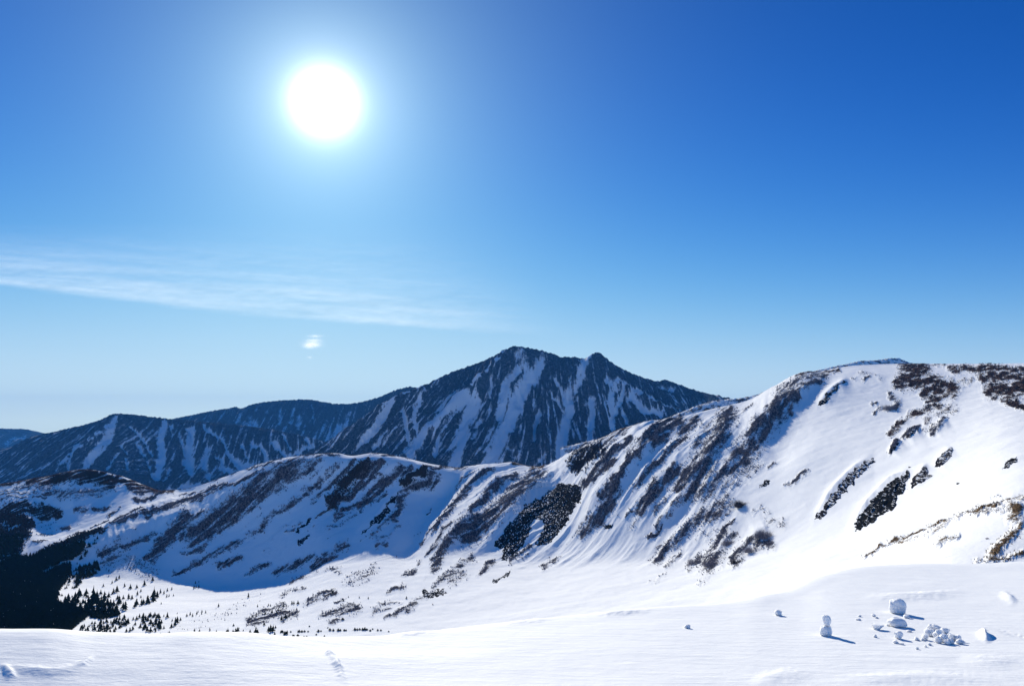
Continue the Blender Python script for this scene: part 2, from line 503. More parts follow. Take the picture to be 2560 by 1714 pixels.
# drainage texture down the fall line (runs to the lower left on the face)
face = sstep(.0, .25, (np.arange(X.shape[0])[:, None] - (24 + 40 + 70 + 30)) / 300.) * (np.arange(X.shape[0])[:, None] < RROW + 30)
U = X * .866 - Y * .5 * 1.0                                   # across the ribs (m)
Vv = X * .5 + Y * .866
u = (X * .86 - Y * .51); v = (X * .51 + Y * .86)
smooth_ = (.12 + .88 * sstep(1900, 1600, PX)) * (.55 + .45 * sstep(1100, 1250, PX)) * sstep(-.1, .35, face)
D += face * smooth_ * (ridged(u / 46 + .25 * perlin(u / 90, v / 120, 5), v / 260, 3, 11) - .3) * 1.5
midz = sstep(1120, 1230, PX) * sstep(1900, 1750, PX)
D += face * midz * (np.clip(ridged(u / 30 + .3 * perlin(u / 70, v / 90, 15), v / 190, 3, 17), 0, 1) ** 2 - .2) * 3.4
D += face * smooth_ * fbm(u / 13, v / 70, 3, 21) * .55
D += fbm(X / 60, Y / 60, 4, 31) * 1.3 * sstep(0, 60, Y - 200)
D += fbm(X / 9, Y / 22, 3, 41) * .35
fade = np.ones_like(Z)
r = np.arange(Z.shape[0])[:, None]
fade = np.where((r >= RROW - 14) & (r <= RROW + 12), .25 + .75 * np.abs(r - RROW) / 14., 1.0)
Z = Z + D * fade

# plant and rock cover: strokes traced along the slopes
WX = PX + fbm(PX / 30, PY / 30, 3, 51) * 13 + fbm(PX / 6, PY / 6, 2, 52) * 3.0
WY = PY + fbm(PX / 30, PY / 30, 3, 53) * 13 + fbm(PX / 6, PY / 6, 2, 54) * 3.0
COVER = dict(b=0, r=1, g=2, h=3)
cov = np.zeros(Z.shape + (4,))
def cover(kind, t, pts, w, s):
    idx, d, sg, al = stroke(WX, WY, tl(t, pts), w * 2.0 + 6)
    m = np.where(d < w * 2 + 6, 1.08 * s * (1 - sstep(.1, 1.75, d / w)), 0)
    k = COVER[kind]
    cov[idx + (np.full(len(idx[0]), k),)] = np.maximum(cov[idx + (np.full(len(idx[0]), k),)], m)
VEG = '''
A h .9 8 0,330 400,260 900,150 1100,150 1400,250 1600,330 1800,410 2000,430
A h .9 14 350,330 700,250 1100,200 1300,270
A b .5 10 350,330 700,420 900,380 1300,330
A b .8 8 1500,330 1700,430 1900,450
A h .9 9 0,640 300,580 500,600 650,580
A h .9 5 0,690 300,640 600,640
A b .6 3 0,430 300,400 640,400
A b .7 3 0,480 350,450 640,420
A b .6 3 0,540 300,500 550,470
A b .6 2 200,370 630,350
A h .9 9 500,560 620,570 720,590
A r .9 8 0,720 330,720
A r .95 9 0,760 350,760 280,820 100,790
A r .75 20 0,900 200,900 280,900
A r .9 20 0,1050 180,1050
A b .8 5 1080,500 1280,480
A b .6 7 880,520 1000,520
A b .7 5 700,730 820,720
A b .8 5 1580,470 1700,520 1800,500
A b .7 4 1250,620 1400,560
A b .9 4 1080,800 1280,740
A b .6 6 850,880 1020,830
A b .7 5 400,1010 550,960
A b .5 4 460,880 600,830
A b .6 6 800,920 1000,880
A b .85 9 2340,530 2100,650 1900,760 1700,800
A b .8 8 1640,720 1480,800 1280,910
A b .7 6 1700,780 1400,880 1200,960
A b .6 5 2340,600 2000,760 1700,850
A r .7 12 1150,990 900,1070 700,1120 500,1150
A b .7 7 1150,1210 1400,1110 1600,1050 1800,1000
A b .5 7 1500,1100 1750,1010
A b .85 14 2200,830 1950,1030 1760,1200
A b .8 10 1730,1200 1850,1150
A b .7 6 2340,880 2230,1020
A b .6 7 2340,1260 2050,1380
A b .35 24 1750,1350 1500,1200 1300,1280
B b .8 5 0,700 350,570 700,480 900,400
B b .6 4 0,620 300,540 700,460 1000,330
B b .55 7 1100,280 1450,130
B b .7 4 900,300 1100,230
B b .6 4 0,760 300,640 600,520
B b .8 3 0,510 500,370 1000,230 1250,130 1550,70
B b .8 24 1480,230 1200,380 950,520 750,680 500,850 350,950 160,1080
B b .8 7 260,830 100,930 0,970
B b .7 5 60,1050 0,1110
B b .7 5 1560,80 1750,60 1850,100
B b .6 8 1650,120 1480,200
B b .55 9 1850,200 1650,380 1480,540 1300,680 1100,780 950,940 700,1100 480,1200 200,1350 0,1430
B b .8 7 1750,330 1560,480 1430,580
B b .6 7 2050,130 1950,260 1750,450 1540,630
B r .9 17 2180,210 2050,330 1900,500 1800,650
B r .9 8 1950,360 1860,450
B b .8 9 2340,170 2200,420 2000,560 1870,660
B b .75 9 2340,450 2150,640 1980,720 1830,800
B b .8 8 2340,350 2240,390
B b .6 6 2340,600 2100,720
B b .4 6 2050,780 1900,900 1700,940
B b .7 3 1750,670 1600,830
B b .5 7 1200,660 1060,820
B b .6 5 1250,1000 1400,880
B b .35 4 1050,1060 1250,900
B b .7 8 720,1290 600,1320 460,1380
B b .9 6 480,1350 540,1320
B b .65 8 800,1460 950,1380 1030,1350
B b .6 12 1950,1130 1750,1280 1560,1390
B b .55 10 1550,1280 1400,1340 1130,1470
B b .6 4 2330,1030 2220,1060
B b .6 7 300,1160 150,1230 40,1260
B b .45 14 2280,1420 2150,1480 1960,1540
B b .5 7 1750,1420 1880,1400
B b .5 5 1500,1480 1330,1540
B b .3 4 1050,1190 930,1240
C b .9 8 0,230 170,190 60,330 0,370
C b .9 10 250,200 150,380
C b .85 13 480,250 300,430 150,550 0,660
C b .8 7 600,250 480,360
C b .9 6 800,230 1040,200
C r .9 9 760,260 620,370 480,450
C b .7 6 1040,220 1250,250
C b .7 12 850,300 730,430 560,500 480,640 400,820
C b .6 7 940,350 830,480
C b .5 7 350,820 150,1020
C b .4 5 450,900 200,1100
C b .6 6 0,740 200,600 330,560
C b .6 5 300,1110 190,1170
C b .8 2 830,700 770,760
C b .7 3 0,60 250,80 480,95 620,130
C g .8 4 580,110 640,130
C b .75 8 1560,310 1340,480 1130,700 1000,850 860,1010
C b .5 4 1350,320 1200,400 1100,560
C b .5 8 1230,650 1000,870
C g .9 5 1800,200 1900,190 2000,240 2130,260
C g .6 5 2000,280 2150,270
C b .8 9 1850,390 1560,580 1400,760 1290,880
C b .75 26 2050,420 1850,620 1600,850 1350,1000 1200,1080
C b .75 13 1200,1050 1020,1200 850,1420
C b .6 9 1080,970 950,1060 820,1250
C b .5 5 820,1000 720,1090
C b .6 6 700,1340 510,1470
C b .6 7 620,1440 560,1460
C b .6 9 1300,1310 1100,1450 930,1560
C b .5 14 1200,1480 1050,1560
C b .7 7 1560,1330 1400,1460
C b .7 8 2310,1290 2140,1390
C b .7 7 1990,1190 1900,1240
C b .6 6 1890,1270 1760,1330
C b .4 5 1750,480 1900,390 2000,330
D b .6 12 1000,340 900,420 750,530 600,640 430,770
D b .5 8 880,520 740,620
D b .6 6 1640,210 1450,290 1380,330
D g .6 3 600,560 900,380 1200,280 1500,210
D r .7 20 700,680 560,760 430,880
D b .85 9 1050,510 900,650 780,780 680,880
D b .8 10 850,790 720,900 600,1040 400,1150
D b .5 9 1150,560 1040,680
D b .85 9 1330,380 1230,520 1200,640 1000,870 860,1060 700,1230
D b .8 24 1600,250 1400,400 1330,520
D b .6 14 1700,330 1650,420
D b .7 14 1850,230 1700,340
D b .75 9 1720,450 1550,600 1470,660
D b .65 9 1450,700 1300,860 1100,1050
D b .75 14 900,1080 820,1260 650,1450 490,1560
D b .7 26 2200,160 2150,350 2000,600 1850,830 1650,1000
D b .5 12 1990,350 1800,600
D b .65 12 1600,830 1430,950 1280,1120 1160,1280
D b .6 4 1100,1310 1000,1390
D b .4 8 1200,1350 1060,1480
D b .6 10 1740,930 1560,1080
D b .55 9 1480,1150 1350,1300
D b .55 9 1720,1120 1560,1310 1350,1480
D b .5 26 2340,620 2250,800 2000,950 1800,1080
D b .7 12 2340,740 2220,850
D b .5 18 2140,1250 1950,1350 1800,1480
D b .7 5 2280,1410 2100,1540
E b .7 12 300,20 130,250 0,380
E b .8 12 560,30 420,150
E b .5 9 300,250 180,390
E b .6 8 620,110 500,260 300,450 180,560
E b .8 3 270,540 90,690
E b .5 20 1000,40 800,100 640,200
E b .4 10 850,180 760,250
E b .55 16 1040,220 850,330 750,420 600,530 450,670 270,830 170,940
E b .45 14 940,400 800,480
E b .7 10 330,790 180,920
E b .5 6 480,860 300,1030
E b .35 8 820,620 660,720
E b .8 4 1120,470 930,600
E b .65 26 1000,660 900,820 780,1000
E b .6 12 700,900 580,990
E b .7 14 1500,760 1300,760 1180,850 1100,960
E b .4 16 1550,480 1640,520
E b .3 9 1500,400 1400,330
E b .5 4 1300,390 1460,340
E b .45 6 960,1020 860,1090
E b .3 6 800,1150 700,1210
E b .3 5 300,1100 150,1200
E b .5 8 1750,50 1700,80
E b .4 5 1850,0 1750,60
E b .4 9 1200,20 1000,100
F b .55 17 1230,260 900,440 680,560
F b .7 7 1250,280 1100,420 900,530
F b .9 14 870,580 700,680 600,820 430,970 350,1090
F b .7 16 800,650 600,900 480,1050
F b .65 26 350,1130 250,1300 100,1400
F b .45 16 430,1330 150,1430 0,1560
F b .85 14 100,710 80,850 0,960
F b .5 6 380,650 250,740
F b .35 5 450,850 330,950
F b .3 10 300,1000 50,1180
F h .7 5 1400,220 1150,260 900,330
F b .4 6 1760,250 1650,260
F b .35 6 1850,290 1900,330
F b .8 4 1750,310 1680,340
F b .5 4 1600,310 1560,310
F b .7 9 2000,530 2080,600 2030,660
F b .7 4 1880,640 1790,730
F b .8 4 1830,600 1780,620
F b .5 6 640,1260 550,1330
F b .7 6 1020,1390 860,1530
G h .85 20 950,180 1150,200 1000,300 880,360 1200,350 1400,380 1500,430 1250,480
G h .8 10 1150,500 1300,480
G h .8 7 1350,550 1200,590
G h .65 9 1350,620 1150,680 1000,740 870,850 780,960
G h .4 14 1500,640 1300,720 1200,790
G b .8 8 1400,790 1320,880 1270,940
G b .5 7 1230,830 1180,900
G b .4 6 1550,670 1450,640
G b .9 7 1090,900 960,990
G b .9 5 870,1040 780,1180
G h .8 11 1500,190 1800,200 2100,200 2340,190 2900,190
G h .9 14 1850,290 2100,280 2340,320 2900,330
G h .9 20 1950,450 2200,450 2340,430 2900,430
G h .85 12 2100,560 2250,600 2340,640
G g .9 5 2260,640 2340,660
G h .4 8 1600,330 1720,340
G h .5 9 1500,330 1400,320
G h .4 3 1080,150 1500,160
H g .75 4 470,1130 700,990 1000,860 1300,760 1600,650 1900,560 2150,500 2340,450 2900,350
H g .4 5 700,1000 1000,920 1200,870 1400,770
H g .5 4 1750,650 2100,560
H g .85 14 2180,520 2260,580 2200,680
H g .7 9 2300,750 2200,870 2120,950 2000,1070 1900,1190
H g .7 6 2340,1090 2150,1140 1780,1210
H g .5 6 1330,970 1420,920 1580,870
H g .5 10 2250,680 2300,740
H b .4 4 1930,440 2060,440
J b .7 12 2250,780 1900,850 1600,900
J b .5 12 1650,880 1800,740 2100,680
J b .5 8 2200,440 2050,520
J b .18 20 600,1020 900,900 1300,750 1700,560
K b .5 8 0,500 150,460
K b .7 4 360,420 230,430
K b .6 9 560,540 400,640
K b .8 9 760,470 620,540
K b .4 14 1380,130 1200,240 1030,310
K b .7 13 1120,700 900,740 650,800
K b .7 5 920,590 830,620
K b .7 8 1800,390 1620,460
K b .6 6 1520,620 1440,640
K b .45 7 1750,620 1550,690 1370,750
K b .65 7 1980,640 1800,750 1570,810
K b .6 5 870,880 710,910
K b .5 7 2340,330 2180,470 2000,580
K b .5 7 880,140 760,150
K b .6 6 300,260 170,310
K b .6 7 1980,130 1830,190
'''
for ln in VEG.strip().splitlines():
    f = ln.split()
    cover(f[1], f[0], [tuple(map(float, q.split(','))) for q in f[4:]], float(f[3]), float(f[2]))
# break the traced edges up along the fall line
brk = fbm(u / 7, v / 34, 3, 61)
cov *= np.clip(1 + 1.1 * brk[..., None], .15, 1.7)
cov += (np.clip(fbm(u / 11, v / 90, 3, 71) - .22, 0, 1) * 1.0 * face * (Y > 650))[..., None] * np.array([1, 0, 0, 0]) * sstep(2000, 1700, PX)[..., None]
cov = np.clip(cov, 0, 1)
Z = Z + cov.max(-1) * (np.clip(fbm(X / 3.0, Y / 3.0, 2, 81) + .35, 0, 2)) * 1.1
ridge_obj = grid_mesh('snow_ridge', X, Y, Z, MAT_SLOPE, cov)
tag(ridge_obj, 'long snowy ridge with brushy ribs above the white valley', 'mountain ridge', kind='structure')
MX, MY, MZ = X, Y, Z
MPX, MPY = project(X, Y, Z)

def hit(px, py, GX=None, GY=None, GZ=None, lim=None):
    """first point of a terrain grid seen through photograph pixels"""
    GX = MX if GX is None else GX; GY = MY if GY is None else GY; GZ = MZ if GZ is None else GZ
    px = np.atleast_1d(np.asarray(px, float)); py = np.atleast_1d(np.asarray(py, float))
    s, t = ray(px, py)
    sc = GX[0] / GY[0]
    j = np.clip(np.interp(s, sc, np.arange(len(sc))), 0, len(sc) - 1.001)
    j0 = j.astype(int); f = j - j0
    yy = GY[:, j0] * (1 - f) + GY[:, j0 + 1] * f
    zz = GZ[:, j0] * (1 - f) + GZ[:, j0 + 1] * f
    above = zz / yy >= t[None, :]
    k = np.argmax(above, axis=0)
    k = np.where(above.any(0), np.maximum(k, 1), RROW if GX is MX else yy.shape[0] - 1)
    c = np.arange(len(px))
    ta = zz[k - 1, c] / yy[k - 1, c]; tb = zz[k, c] / yy[k, c]
    q = np.clip((t - ta) / (tb - ta + 1e-12), 0, 1)
    Yh = yy[k - 1, c] + q * (yy[k, c] - yy[k - 1, c])
    Zh = zz[k - 1, c] + q * (zz[k, c] - zz[k - 1, c])
    return np.stack([s * Yh, Yh, Zh], 1)

# ------------------------------------------------------------------ foreground snow
FS = np.concatenate([np.linspace(-2.6, -.75, 80)[:-1], np.linspace(-.75, .75, 760), np.linspace(.75, 2.6, 80)[1:]])
def fg(Y0, k):            # (px, py) on the near slope z = -1.72 - k Y, or beyond it
    return [(p, None, Y0, -1.72 - k * Y0) for p in (-900, 3400)]
BROW = [(-900, 1590), (-200, 1584), (0, 1581), (110, 1581), (250, 1589), (400, 1592), (480, 1588), (600, 1588), (700, 1595), (900, 1594), (1080, 1578), (1258, 1556), (1450, 1536), (1630, 1519),
        (1815, 1507), (1900, 1490), (1972, 1476), (2050, 1441), (2161, 1416), (2300, 1409), (2440, 1408), (2560, 1404), (3400, 1400)]
BY = [8.3, 8.3, 8.2, 8.2, 8.3, 8.3, 8.3, 8.4, 8.5, 8.9, 9.6, 10.2, 10.8, 11.3, 11.8, 12.4, 13.2, 14.8, 16.4, 17.2, 17.6, 18.0, 19]
brow = line([(p, q, y) for (p, q), y in zip(BROW, BY)])
def sag(l, f, dz):
    r = l.copy(); r[:, 1] *= f; r[:, 2] = r[:, 2] * f + dz * r[:, 1]
    return r
near1 = line(fg(1.5, .06)); near2 = line(fg(6.75, .075))
mid1 = between(near2, brow, .45, dz=.012); mid2 = between(near2, brow, .8, dz=.008)
FG = [near1, near2, mid1, mid2, brow, sag(brow, 1.25, -.05), sag(brow, 2.0, -.22), line([(-900, None, 60, -36), (1500, None, 60, -33), (1815, None, 62, -26), (2161, None, 64, -21), (3400, None, 64, -20)]),
      line([(-900, None, 150, -85), (1500, None, 150, -80), (1815, None, 140, -60), (2050, None, 135, -45), (2300, None, 130, -38), (3400, None, 130, -38)])]
X, Y, Z = loft(FG, [30, 170, 150, 110, 40, 24, 20, 12], FS, .12)
PX, PY = project(X, Y, Z)
Z = Z + fbm(X / 2.2, Y / 4 + .12 * X, 3, 101) * .010 * sstep(2, 5, Y) * sstep(40, 18, Y)
Z = Z + fbm(X / .45, Y / 1.1, 3, 111) * .0035
Z = Z + fbm(X / 7, Y / 6, 2, 121) * .018 * sstep(3, 7, Y) * sstep(40, 18, Y)
FGF = [  # small drifts and dents: points, width left, width right, height (photograph pixels at their distance)
 ([(0,1656),(60,1668),(130,1676),(200,1664),(240,1640)], 14, 7, 3),
 ([(178,1662),(205,1655),(240,1637)], 7, 4, 3),
 ([(0,1660),(15,1668),(40,1700)], 14, 7, 5),
 ([(812,1617),(830,1638),(845,1660),(868,1714)], 9, 4, 4),
 ([(820,1625),(828,1640)], 6, 4, 4),
 ([(838,1650),(852,1672)], 6, 4, 4),
 ([(1870,1714),(1915,1694),(1960,1685),(2040,1684)], 18, 12, 4),
 ([(2390,1640),(2470,1648),(2560,1654)], 18, 9, 3),
 ([(2462,1568),(2500,1574),(2560,1590),(2700,1620)], 5, 3, -3),
 ([(2452,1570),(2462,1586),(2476,1602)], 9, 5, 12),
 ([(2150,1490),(2300,1486),(2420,1478)], 11, 5, 4),
 ([(2500,1478),(2535,1500),(2545,1506)], 9, 5, 4),
 ([(955,1587),(1010,1582),(1100,1577)], 4, 3, 3),
 ([(1250,1556),(1400,1542)], 4, 3, 2),
 ([(1480,1534),(1560,1530),(1640,1522)], 5, 3, 4),
 ([(600,1640),(900,1650),(1300,1640)], 26, 18, 3),
 ([(2050,1700),(2300,1690),(2560,1700)], 18, 11, 4),
]
FWX = PX + fbm(PX / 18, PY / 9, 3, 131) * 6; FWY = PY + fbm(PX / 18, PY / 9, 3, 132) * 4
for pts, wl, wr, H in FGF:
    idx, d, sg, al = stroke(FWX, FWY, pts, 3.2 * max(wl, wr))
    w = np.where(sg > 0, wr, wl)
    Z[idx] += H * 1.3 * (Y[idx] / FPX) * np.exp(-(d / w) ** 2) * sstep(1.02, .55, al) * sstep(-.02, .4, al)
ground = grid_mesh('snow_ground', X, Y, Z, MAT_SNOW)
tag(ground, 'smooth white foreground snowfield ending at a rounded brow', 'snowfield', kind='structure')
GXf, GYf, GZf = X, Y, Z
def fhit(px, py):
    return hit(px, py, GXf, GYf, GZf)

# ------------------------------------------------------------------ far mountains
def mountain(name, label, crest, foot_py, Yc, Yf, snow, ribs, s0, s1, cols, rows, seed, amp, jag, base=1.0, wl=1.0, shear=None, gw=.8):
    sc = np.linspace(px2s(s0), px2s(s1), cols)
    cl = line([(a, b, c) for a, b, c in crest])
    fl = line([(s0, foot_py, Yf), ((s0 + s1) / 2, foot_py, Yf), (s1, foot_py, Yf)])
    ml = between(fl, cl, .55, dz=-.04 * (Yc - Yf))
    hl = between(fl, cl, .93)
    back = shift(cl, .35 * Yc, 0); back[:, 2] = -1950
    front = shift(fl, -.35 * (Yc - Yf), 0); front[:, 2] -= 1500
    X, Y, Z = loft([front, fl, ml, hl, cl, back], [10, rows, int(rows * .8), 30, 20], sc)
    rr = 10 + rows + int(rows * .8) + 30
    PX, PY = project(X, Y, Z)
    r = np.arange(Z.shape[0])[:, None]
    fade = np.clip(np.abs(r - rr) / 30., 0.0, 1) * (r < rr + 25)
    D = np.zeros_like(Z); rim = []
    for t, pts, a, b, H in ribs:
        idx, d, sg, al = stroke(PX, PY, tl(t, pts), 3 * max(a, b))
        w = np.where(sg > 0, b, a)
        D[idx] += H * np.exp(-(d / w) ** 2)
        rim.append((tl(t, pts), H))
    WX = PX + fbm(PX / 20, PY / 20, 5, seed + 11, .75) * 11
    WY = PY + fbm(PX / 20, PY / 20, 5, seed + 12, .75) * 11
    cover_ = np.full(Z.shape, base)
    for t, w, s, pts in snow:
        w = w * gw
        idx, d, sg, al = stroke(WX, WY, tl(t, pts), 2.2 * w + 6)
        k = s * (1 - sstep(.25, 1.55, d / w))
        cover_[idx] = np.minimum(cover_[idx], 1 - k)
        D[idx] -= amp * .5 * np.exp(-(d / (w * 1.2)) ** 2)
    q = X / wl; y2 = Z / wl
    if shear is not None:
        q = q - y2 * np.interp(PX, *shear)
    D += amp * (ridged(q / 150 + .3 * perlin(q / 200, y2 / 200, seed), y2 / 500, 4, seed) - .3)
    D += amp * .35 * fbm(q / 40, y2 / 90, 3, seed + 3)
    Z = Z + D * (fade if True else 1)
    jg = fbm(X / (jag * 1.6), Y / (jag * 6), 3, seed + 9)
    Z = Z + np.clip(cover_, 0, 1) * jg * jag * .9
    st = fbm(q / 17, y2 / 150, 5, seed + 5, .6)
    for pts, H in rim:                                     # snow white painted along the spur crests to stand for their sunlit rims
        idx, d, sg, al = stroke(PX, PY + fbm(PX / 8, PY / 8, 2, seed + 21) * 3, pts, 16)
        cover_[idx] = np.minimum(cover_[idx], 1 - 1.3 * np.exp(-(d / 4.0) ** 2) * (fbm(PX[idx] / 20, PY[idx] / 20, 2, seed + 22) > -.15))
    cover_ = np.clip(cover_, 0, 1)
    low = sstep(-.25, .5, (Z.max() - Z) / (Z.max() - Z[10].min()))
    cover_ = np.clip(cover_ - low * np.clip(st, 0, 1) * 1.7 - .10 + .25 * np.clip(-st, 0, 1), 0, 1)
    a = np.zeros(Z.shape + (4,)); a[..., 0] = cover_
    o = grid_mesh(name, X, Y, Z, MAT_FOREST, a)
    return tag(o, label, 'mountain', kind='structure')
def parse(txt):
    out = []
    for ln in txt.strip().splitlines():
        f = ln.split()
        out.append((f[0], float(f[1]), float(f[2]), [tuple(map(float, q.split(','))) for q in f[3:]]))
    return out
PEAK_SNOW = parse('''
N 14 1 2080,330 1950,480 1900,700 1870,880
N 22 1 2250,380 2150,560 2050,760 1980,950 1870,1150 1750,1440 1650,1560
N 18 .95 1600,740 1500,900 1450,1050 1400,1250 1340,1450
N 16 1 1480,720 1300,850 1130,1000 980,1120 800,1330
N 9 .7 1350,560 1280,680 1150,820
N 7 .9 940,700 880,800 870,930 900,1080
N 6 .9 730,800 760,950 800,1180 830,1250
N 9 .8 600,740 480,930 350,1080 170,1280
N 8 .8 450,1000 300,1200
N 8 .7 540,1060 400,1260
N 6 .9 2340,850 2280,1000 2270,1200
N 18 .5 2080,150 2150,280
N 8 .6 1640,950 1560,1150
N 6 .6 1150,1180 1100,1350
N 8 .5 2000,1250 2050,1400
N 4 .6 1770,480 1750,700
O 16 1 460,550 480,650 440,800 400,950 390,1100 420,1180 330,1240
O 10 1 690,550 710,700 680,850 680,1050
O 12 .65 640,230 600,400 500,550
O 9 .95 890,500 880,600 910,700 900,860
O 8 .9 1000,500 960,600 930,700
O 9 .8 1080,570 1150,650 1250,720
O 6 .8 1020,720 1040,820
O 16 .9 200,220 100,380 30,480 0,600
O 5 .8 350,380 430,530
O 5 .9 180,680 140,850 140,1000
O 4 .8 300,510 440,660
O 4 .8 940,400 1150,540 1400,680 1550,740
O 7 .9 1300,710 1380,740
O 5 .6 480,400 500,540
O 8 .7 1750,640 1600,720
O 6 .45 1380,440 1500,490
O 10 .6 850,380 950,470
O 8 .6 250,1100 150,1240
O 10 .5 420,1200 600,1180
''')
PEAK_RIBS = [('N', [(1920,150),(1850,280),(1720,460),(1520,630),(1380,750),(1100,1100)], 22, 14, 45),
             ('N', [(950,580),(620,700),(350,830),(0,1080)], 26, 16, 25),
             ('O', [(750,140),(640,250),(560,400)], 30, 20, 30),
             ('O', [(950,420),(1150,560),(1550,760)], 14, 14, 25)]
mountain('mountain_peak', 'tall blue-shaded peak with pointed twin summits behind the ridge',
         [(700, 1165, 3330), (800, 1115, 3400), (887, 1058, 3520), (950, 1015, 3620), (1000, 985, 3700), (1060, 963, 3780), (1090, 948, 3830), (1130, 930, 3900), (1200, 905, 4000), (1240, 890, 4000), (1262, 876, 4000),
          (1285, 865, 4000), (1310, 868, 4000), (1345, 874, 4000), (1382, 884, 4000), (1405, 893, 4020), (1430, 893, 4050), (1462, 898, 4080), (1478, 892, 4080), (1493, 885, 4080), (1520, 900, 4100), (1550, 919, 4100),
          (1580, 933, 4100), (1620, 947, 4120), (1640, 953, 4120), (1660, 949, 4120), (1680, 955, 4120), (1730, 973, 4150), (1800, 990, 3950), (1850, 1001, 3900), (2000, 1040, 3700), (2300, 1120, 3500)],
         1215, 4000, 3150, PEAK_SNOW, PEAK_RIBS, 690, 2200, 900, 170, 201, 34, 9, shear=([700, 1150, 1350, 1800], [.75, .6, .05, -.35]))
LEFT_SNOW = parse('''
L 12 1 1340,180 1280,320 1150,480 1060,580 980,690
L 8 .9 1320,330 1220,480 1050,610
L 7 .8 950,400 850,540 790,720
L 4 .7 700,660 650,760
L 7 .8 1380,520 1320,620 1250,720
L 5 .8 1500,220 1600,310 1720,420 1800,600
L 16 .95 1930,210 1870,400 1900,550 1870,700 1830,800
L 5 .9 2000,190 2020,300
L 14 .8 2260,260 2200,420 2180,600 2250,750
L 10 .6 1600,400 1700,560
L 7 .7 1480,600 1500,720
L 8 .6 1430,450 1500,530
L 12 .9 2340,880 2150,940 1990,970
L 8 .6 2100,300 2150,450
L 8 .6 1900,850 2000,720
L 5 .6 1700,600 1800,800
M 12 .8 100,590 150,680 120,850 150,1000
M 8 .9 280,530 350,620 500,680 560,800 640,900
M 18 1 650,920 800,1020 900,1050
M 10 .9 850,720 960,800 1050,960
M 10 .9 1100,730 1200,830 1250,920
M 7 .9 1200,630 1290,780
M 10 .8 1480,680 1550,760 1400,830 1250,880
M 16 .6 340,800 280,1000 330,1100
M 16 .9 500,1000 700,1080
M 7 .7 720,740 800,900
M 8 .6 420,880 520,950
M 6 .7 50,780 40,950
M 10 .7 950,1000 1100,930
''')
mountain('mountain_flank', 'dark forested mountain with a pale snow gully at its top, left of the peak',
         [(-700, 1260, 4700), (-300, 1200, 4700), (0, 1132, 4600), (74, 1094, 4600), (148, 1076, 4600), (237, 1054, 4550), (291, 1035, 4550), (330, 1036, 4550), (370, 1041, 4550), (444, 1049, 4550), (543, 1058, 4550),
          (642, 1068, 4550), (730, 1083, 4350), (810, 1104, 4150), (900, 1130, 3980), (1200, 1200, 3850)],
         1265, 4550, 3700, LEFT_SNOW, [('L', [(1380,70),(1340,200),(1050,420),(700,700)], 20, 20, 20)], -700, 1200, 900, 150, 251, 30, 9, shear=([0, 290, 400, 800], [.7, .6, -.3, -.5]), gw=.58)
BACK_SNOW = parse('''
M 10 .5 820,460 900,540 760,520
M 8 .4 1180,360 1180,520
M 9 .5 1400,420 1380,560
M 6 .4 1300,480 1330,350
M 9 .5 1980,380 1920,520 1800,600 1720,690
M 5 .4 1550,300 1570,480
M 5 .4 660,480 700,430
''')
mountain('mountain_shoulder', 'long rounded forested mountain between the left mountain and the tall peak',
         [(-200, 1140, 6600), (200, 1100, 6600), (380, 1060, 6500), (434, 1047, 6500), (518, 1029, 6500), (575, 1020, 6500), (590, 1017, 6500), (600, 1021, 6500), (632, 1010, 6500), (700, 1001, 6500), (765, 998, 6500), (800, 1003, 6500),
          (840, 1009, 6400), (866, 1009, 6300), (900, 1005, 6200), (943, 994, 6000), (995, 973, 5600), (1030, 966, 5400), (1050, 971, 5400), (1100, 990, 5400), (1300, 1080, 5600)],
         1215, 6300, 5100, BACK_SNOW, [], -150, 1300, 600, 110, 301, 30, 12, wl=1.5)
mountain('hills', 'distant low forested hills at the far left edge',
         [(-900, 1090, 9500), (-300, 1078, 9500), (0, 1071, 9500), (54, 1072, 9500), (104, 1081, 9500), (160, 1092, 9500), (400, 1110, 9500), (900, 1110, 9800), (1400, 1110, 9800), (2000, 1100, 9800), (3400, 1095, 9800)],
         1190, 9500, 8000, parse('L 6 .5 150,360 300,330\nL 5 .4 60,420 120,380'), [], -900, 3400, 700, 60, 351, 30, 14, wl=2)
# rime-covered ridge just behind the big dome
RIME = [(1400, 1120, 1480), (1600, 1070, 1480), (1700, 1032, 1480), (1745, 1014, 1480), (1800, 1000, 1480), (1844, 996, 1480), (1880, 990, 1480), (1938, 968, 1491.4), (1989, 941, 1506.7), (2060, 922, 1528), (2122, 909, 1546.6), (2150, 903, 1555),
        (2190, 901, 1567), (2228, 896, 1578.4), (2245, 896, 1583.5), (2262, 902, 1588.6), (2285, 910, 1595.5), (2340, 925, 1612), (2600, 990, 1690)]
rl = line(RIME)
sc = np.linspace(px2s(1400), px2s(2600), 700)
X, Y, Z = loft([shift(rl, -260, -170), shift(rl, -60, -34), rl, shift(rl, 60, -14), shift(rl, 900, -1500)], [40, 70, 20, 20], sc)
r = np.arange(Z.shape[0])[:, None]
Z = Z + fbm(X / 7, Y / 12, 4, 401) * 1.8 + np.clip(fbm(X / 3, Y / 5, 2, 411), 0, 1) * 2.2
a = np.zeros(Z.shape + (4,)); a[..., 0] = np.clip(.45 + fbm(X / 14, Y / 14, 3, 421) * .9, 0, 1)
tag(grid_mesh('rime_ridge', X, Y, Z, MAT_SLOPE, a), 'dark rime-edged ridge crest showing just behind the snowy dome', 'mountain ridge', kind='structure')
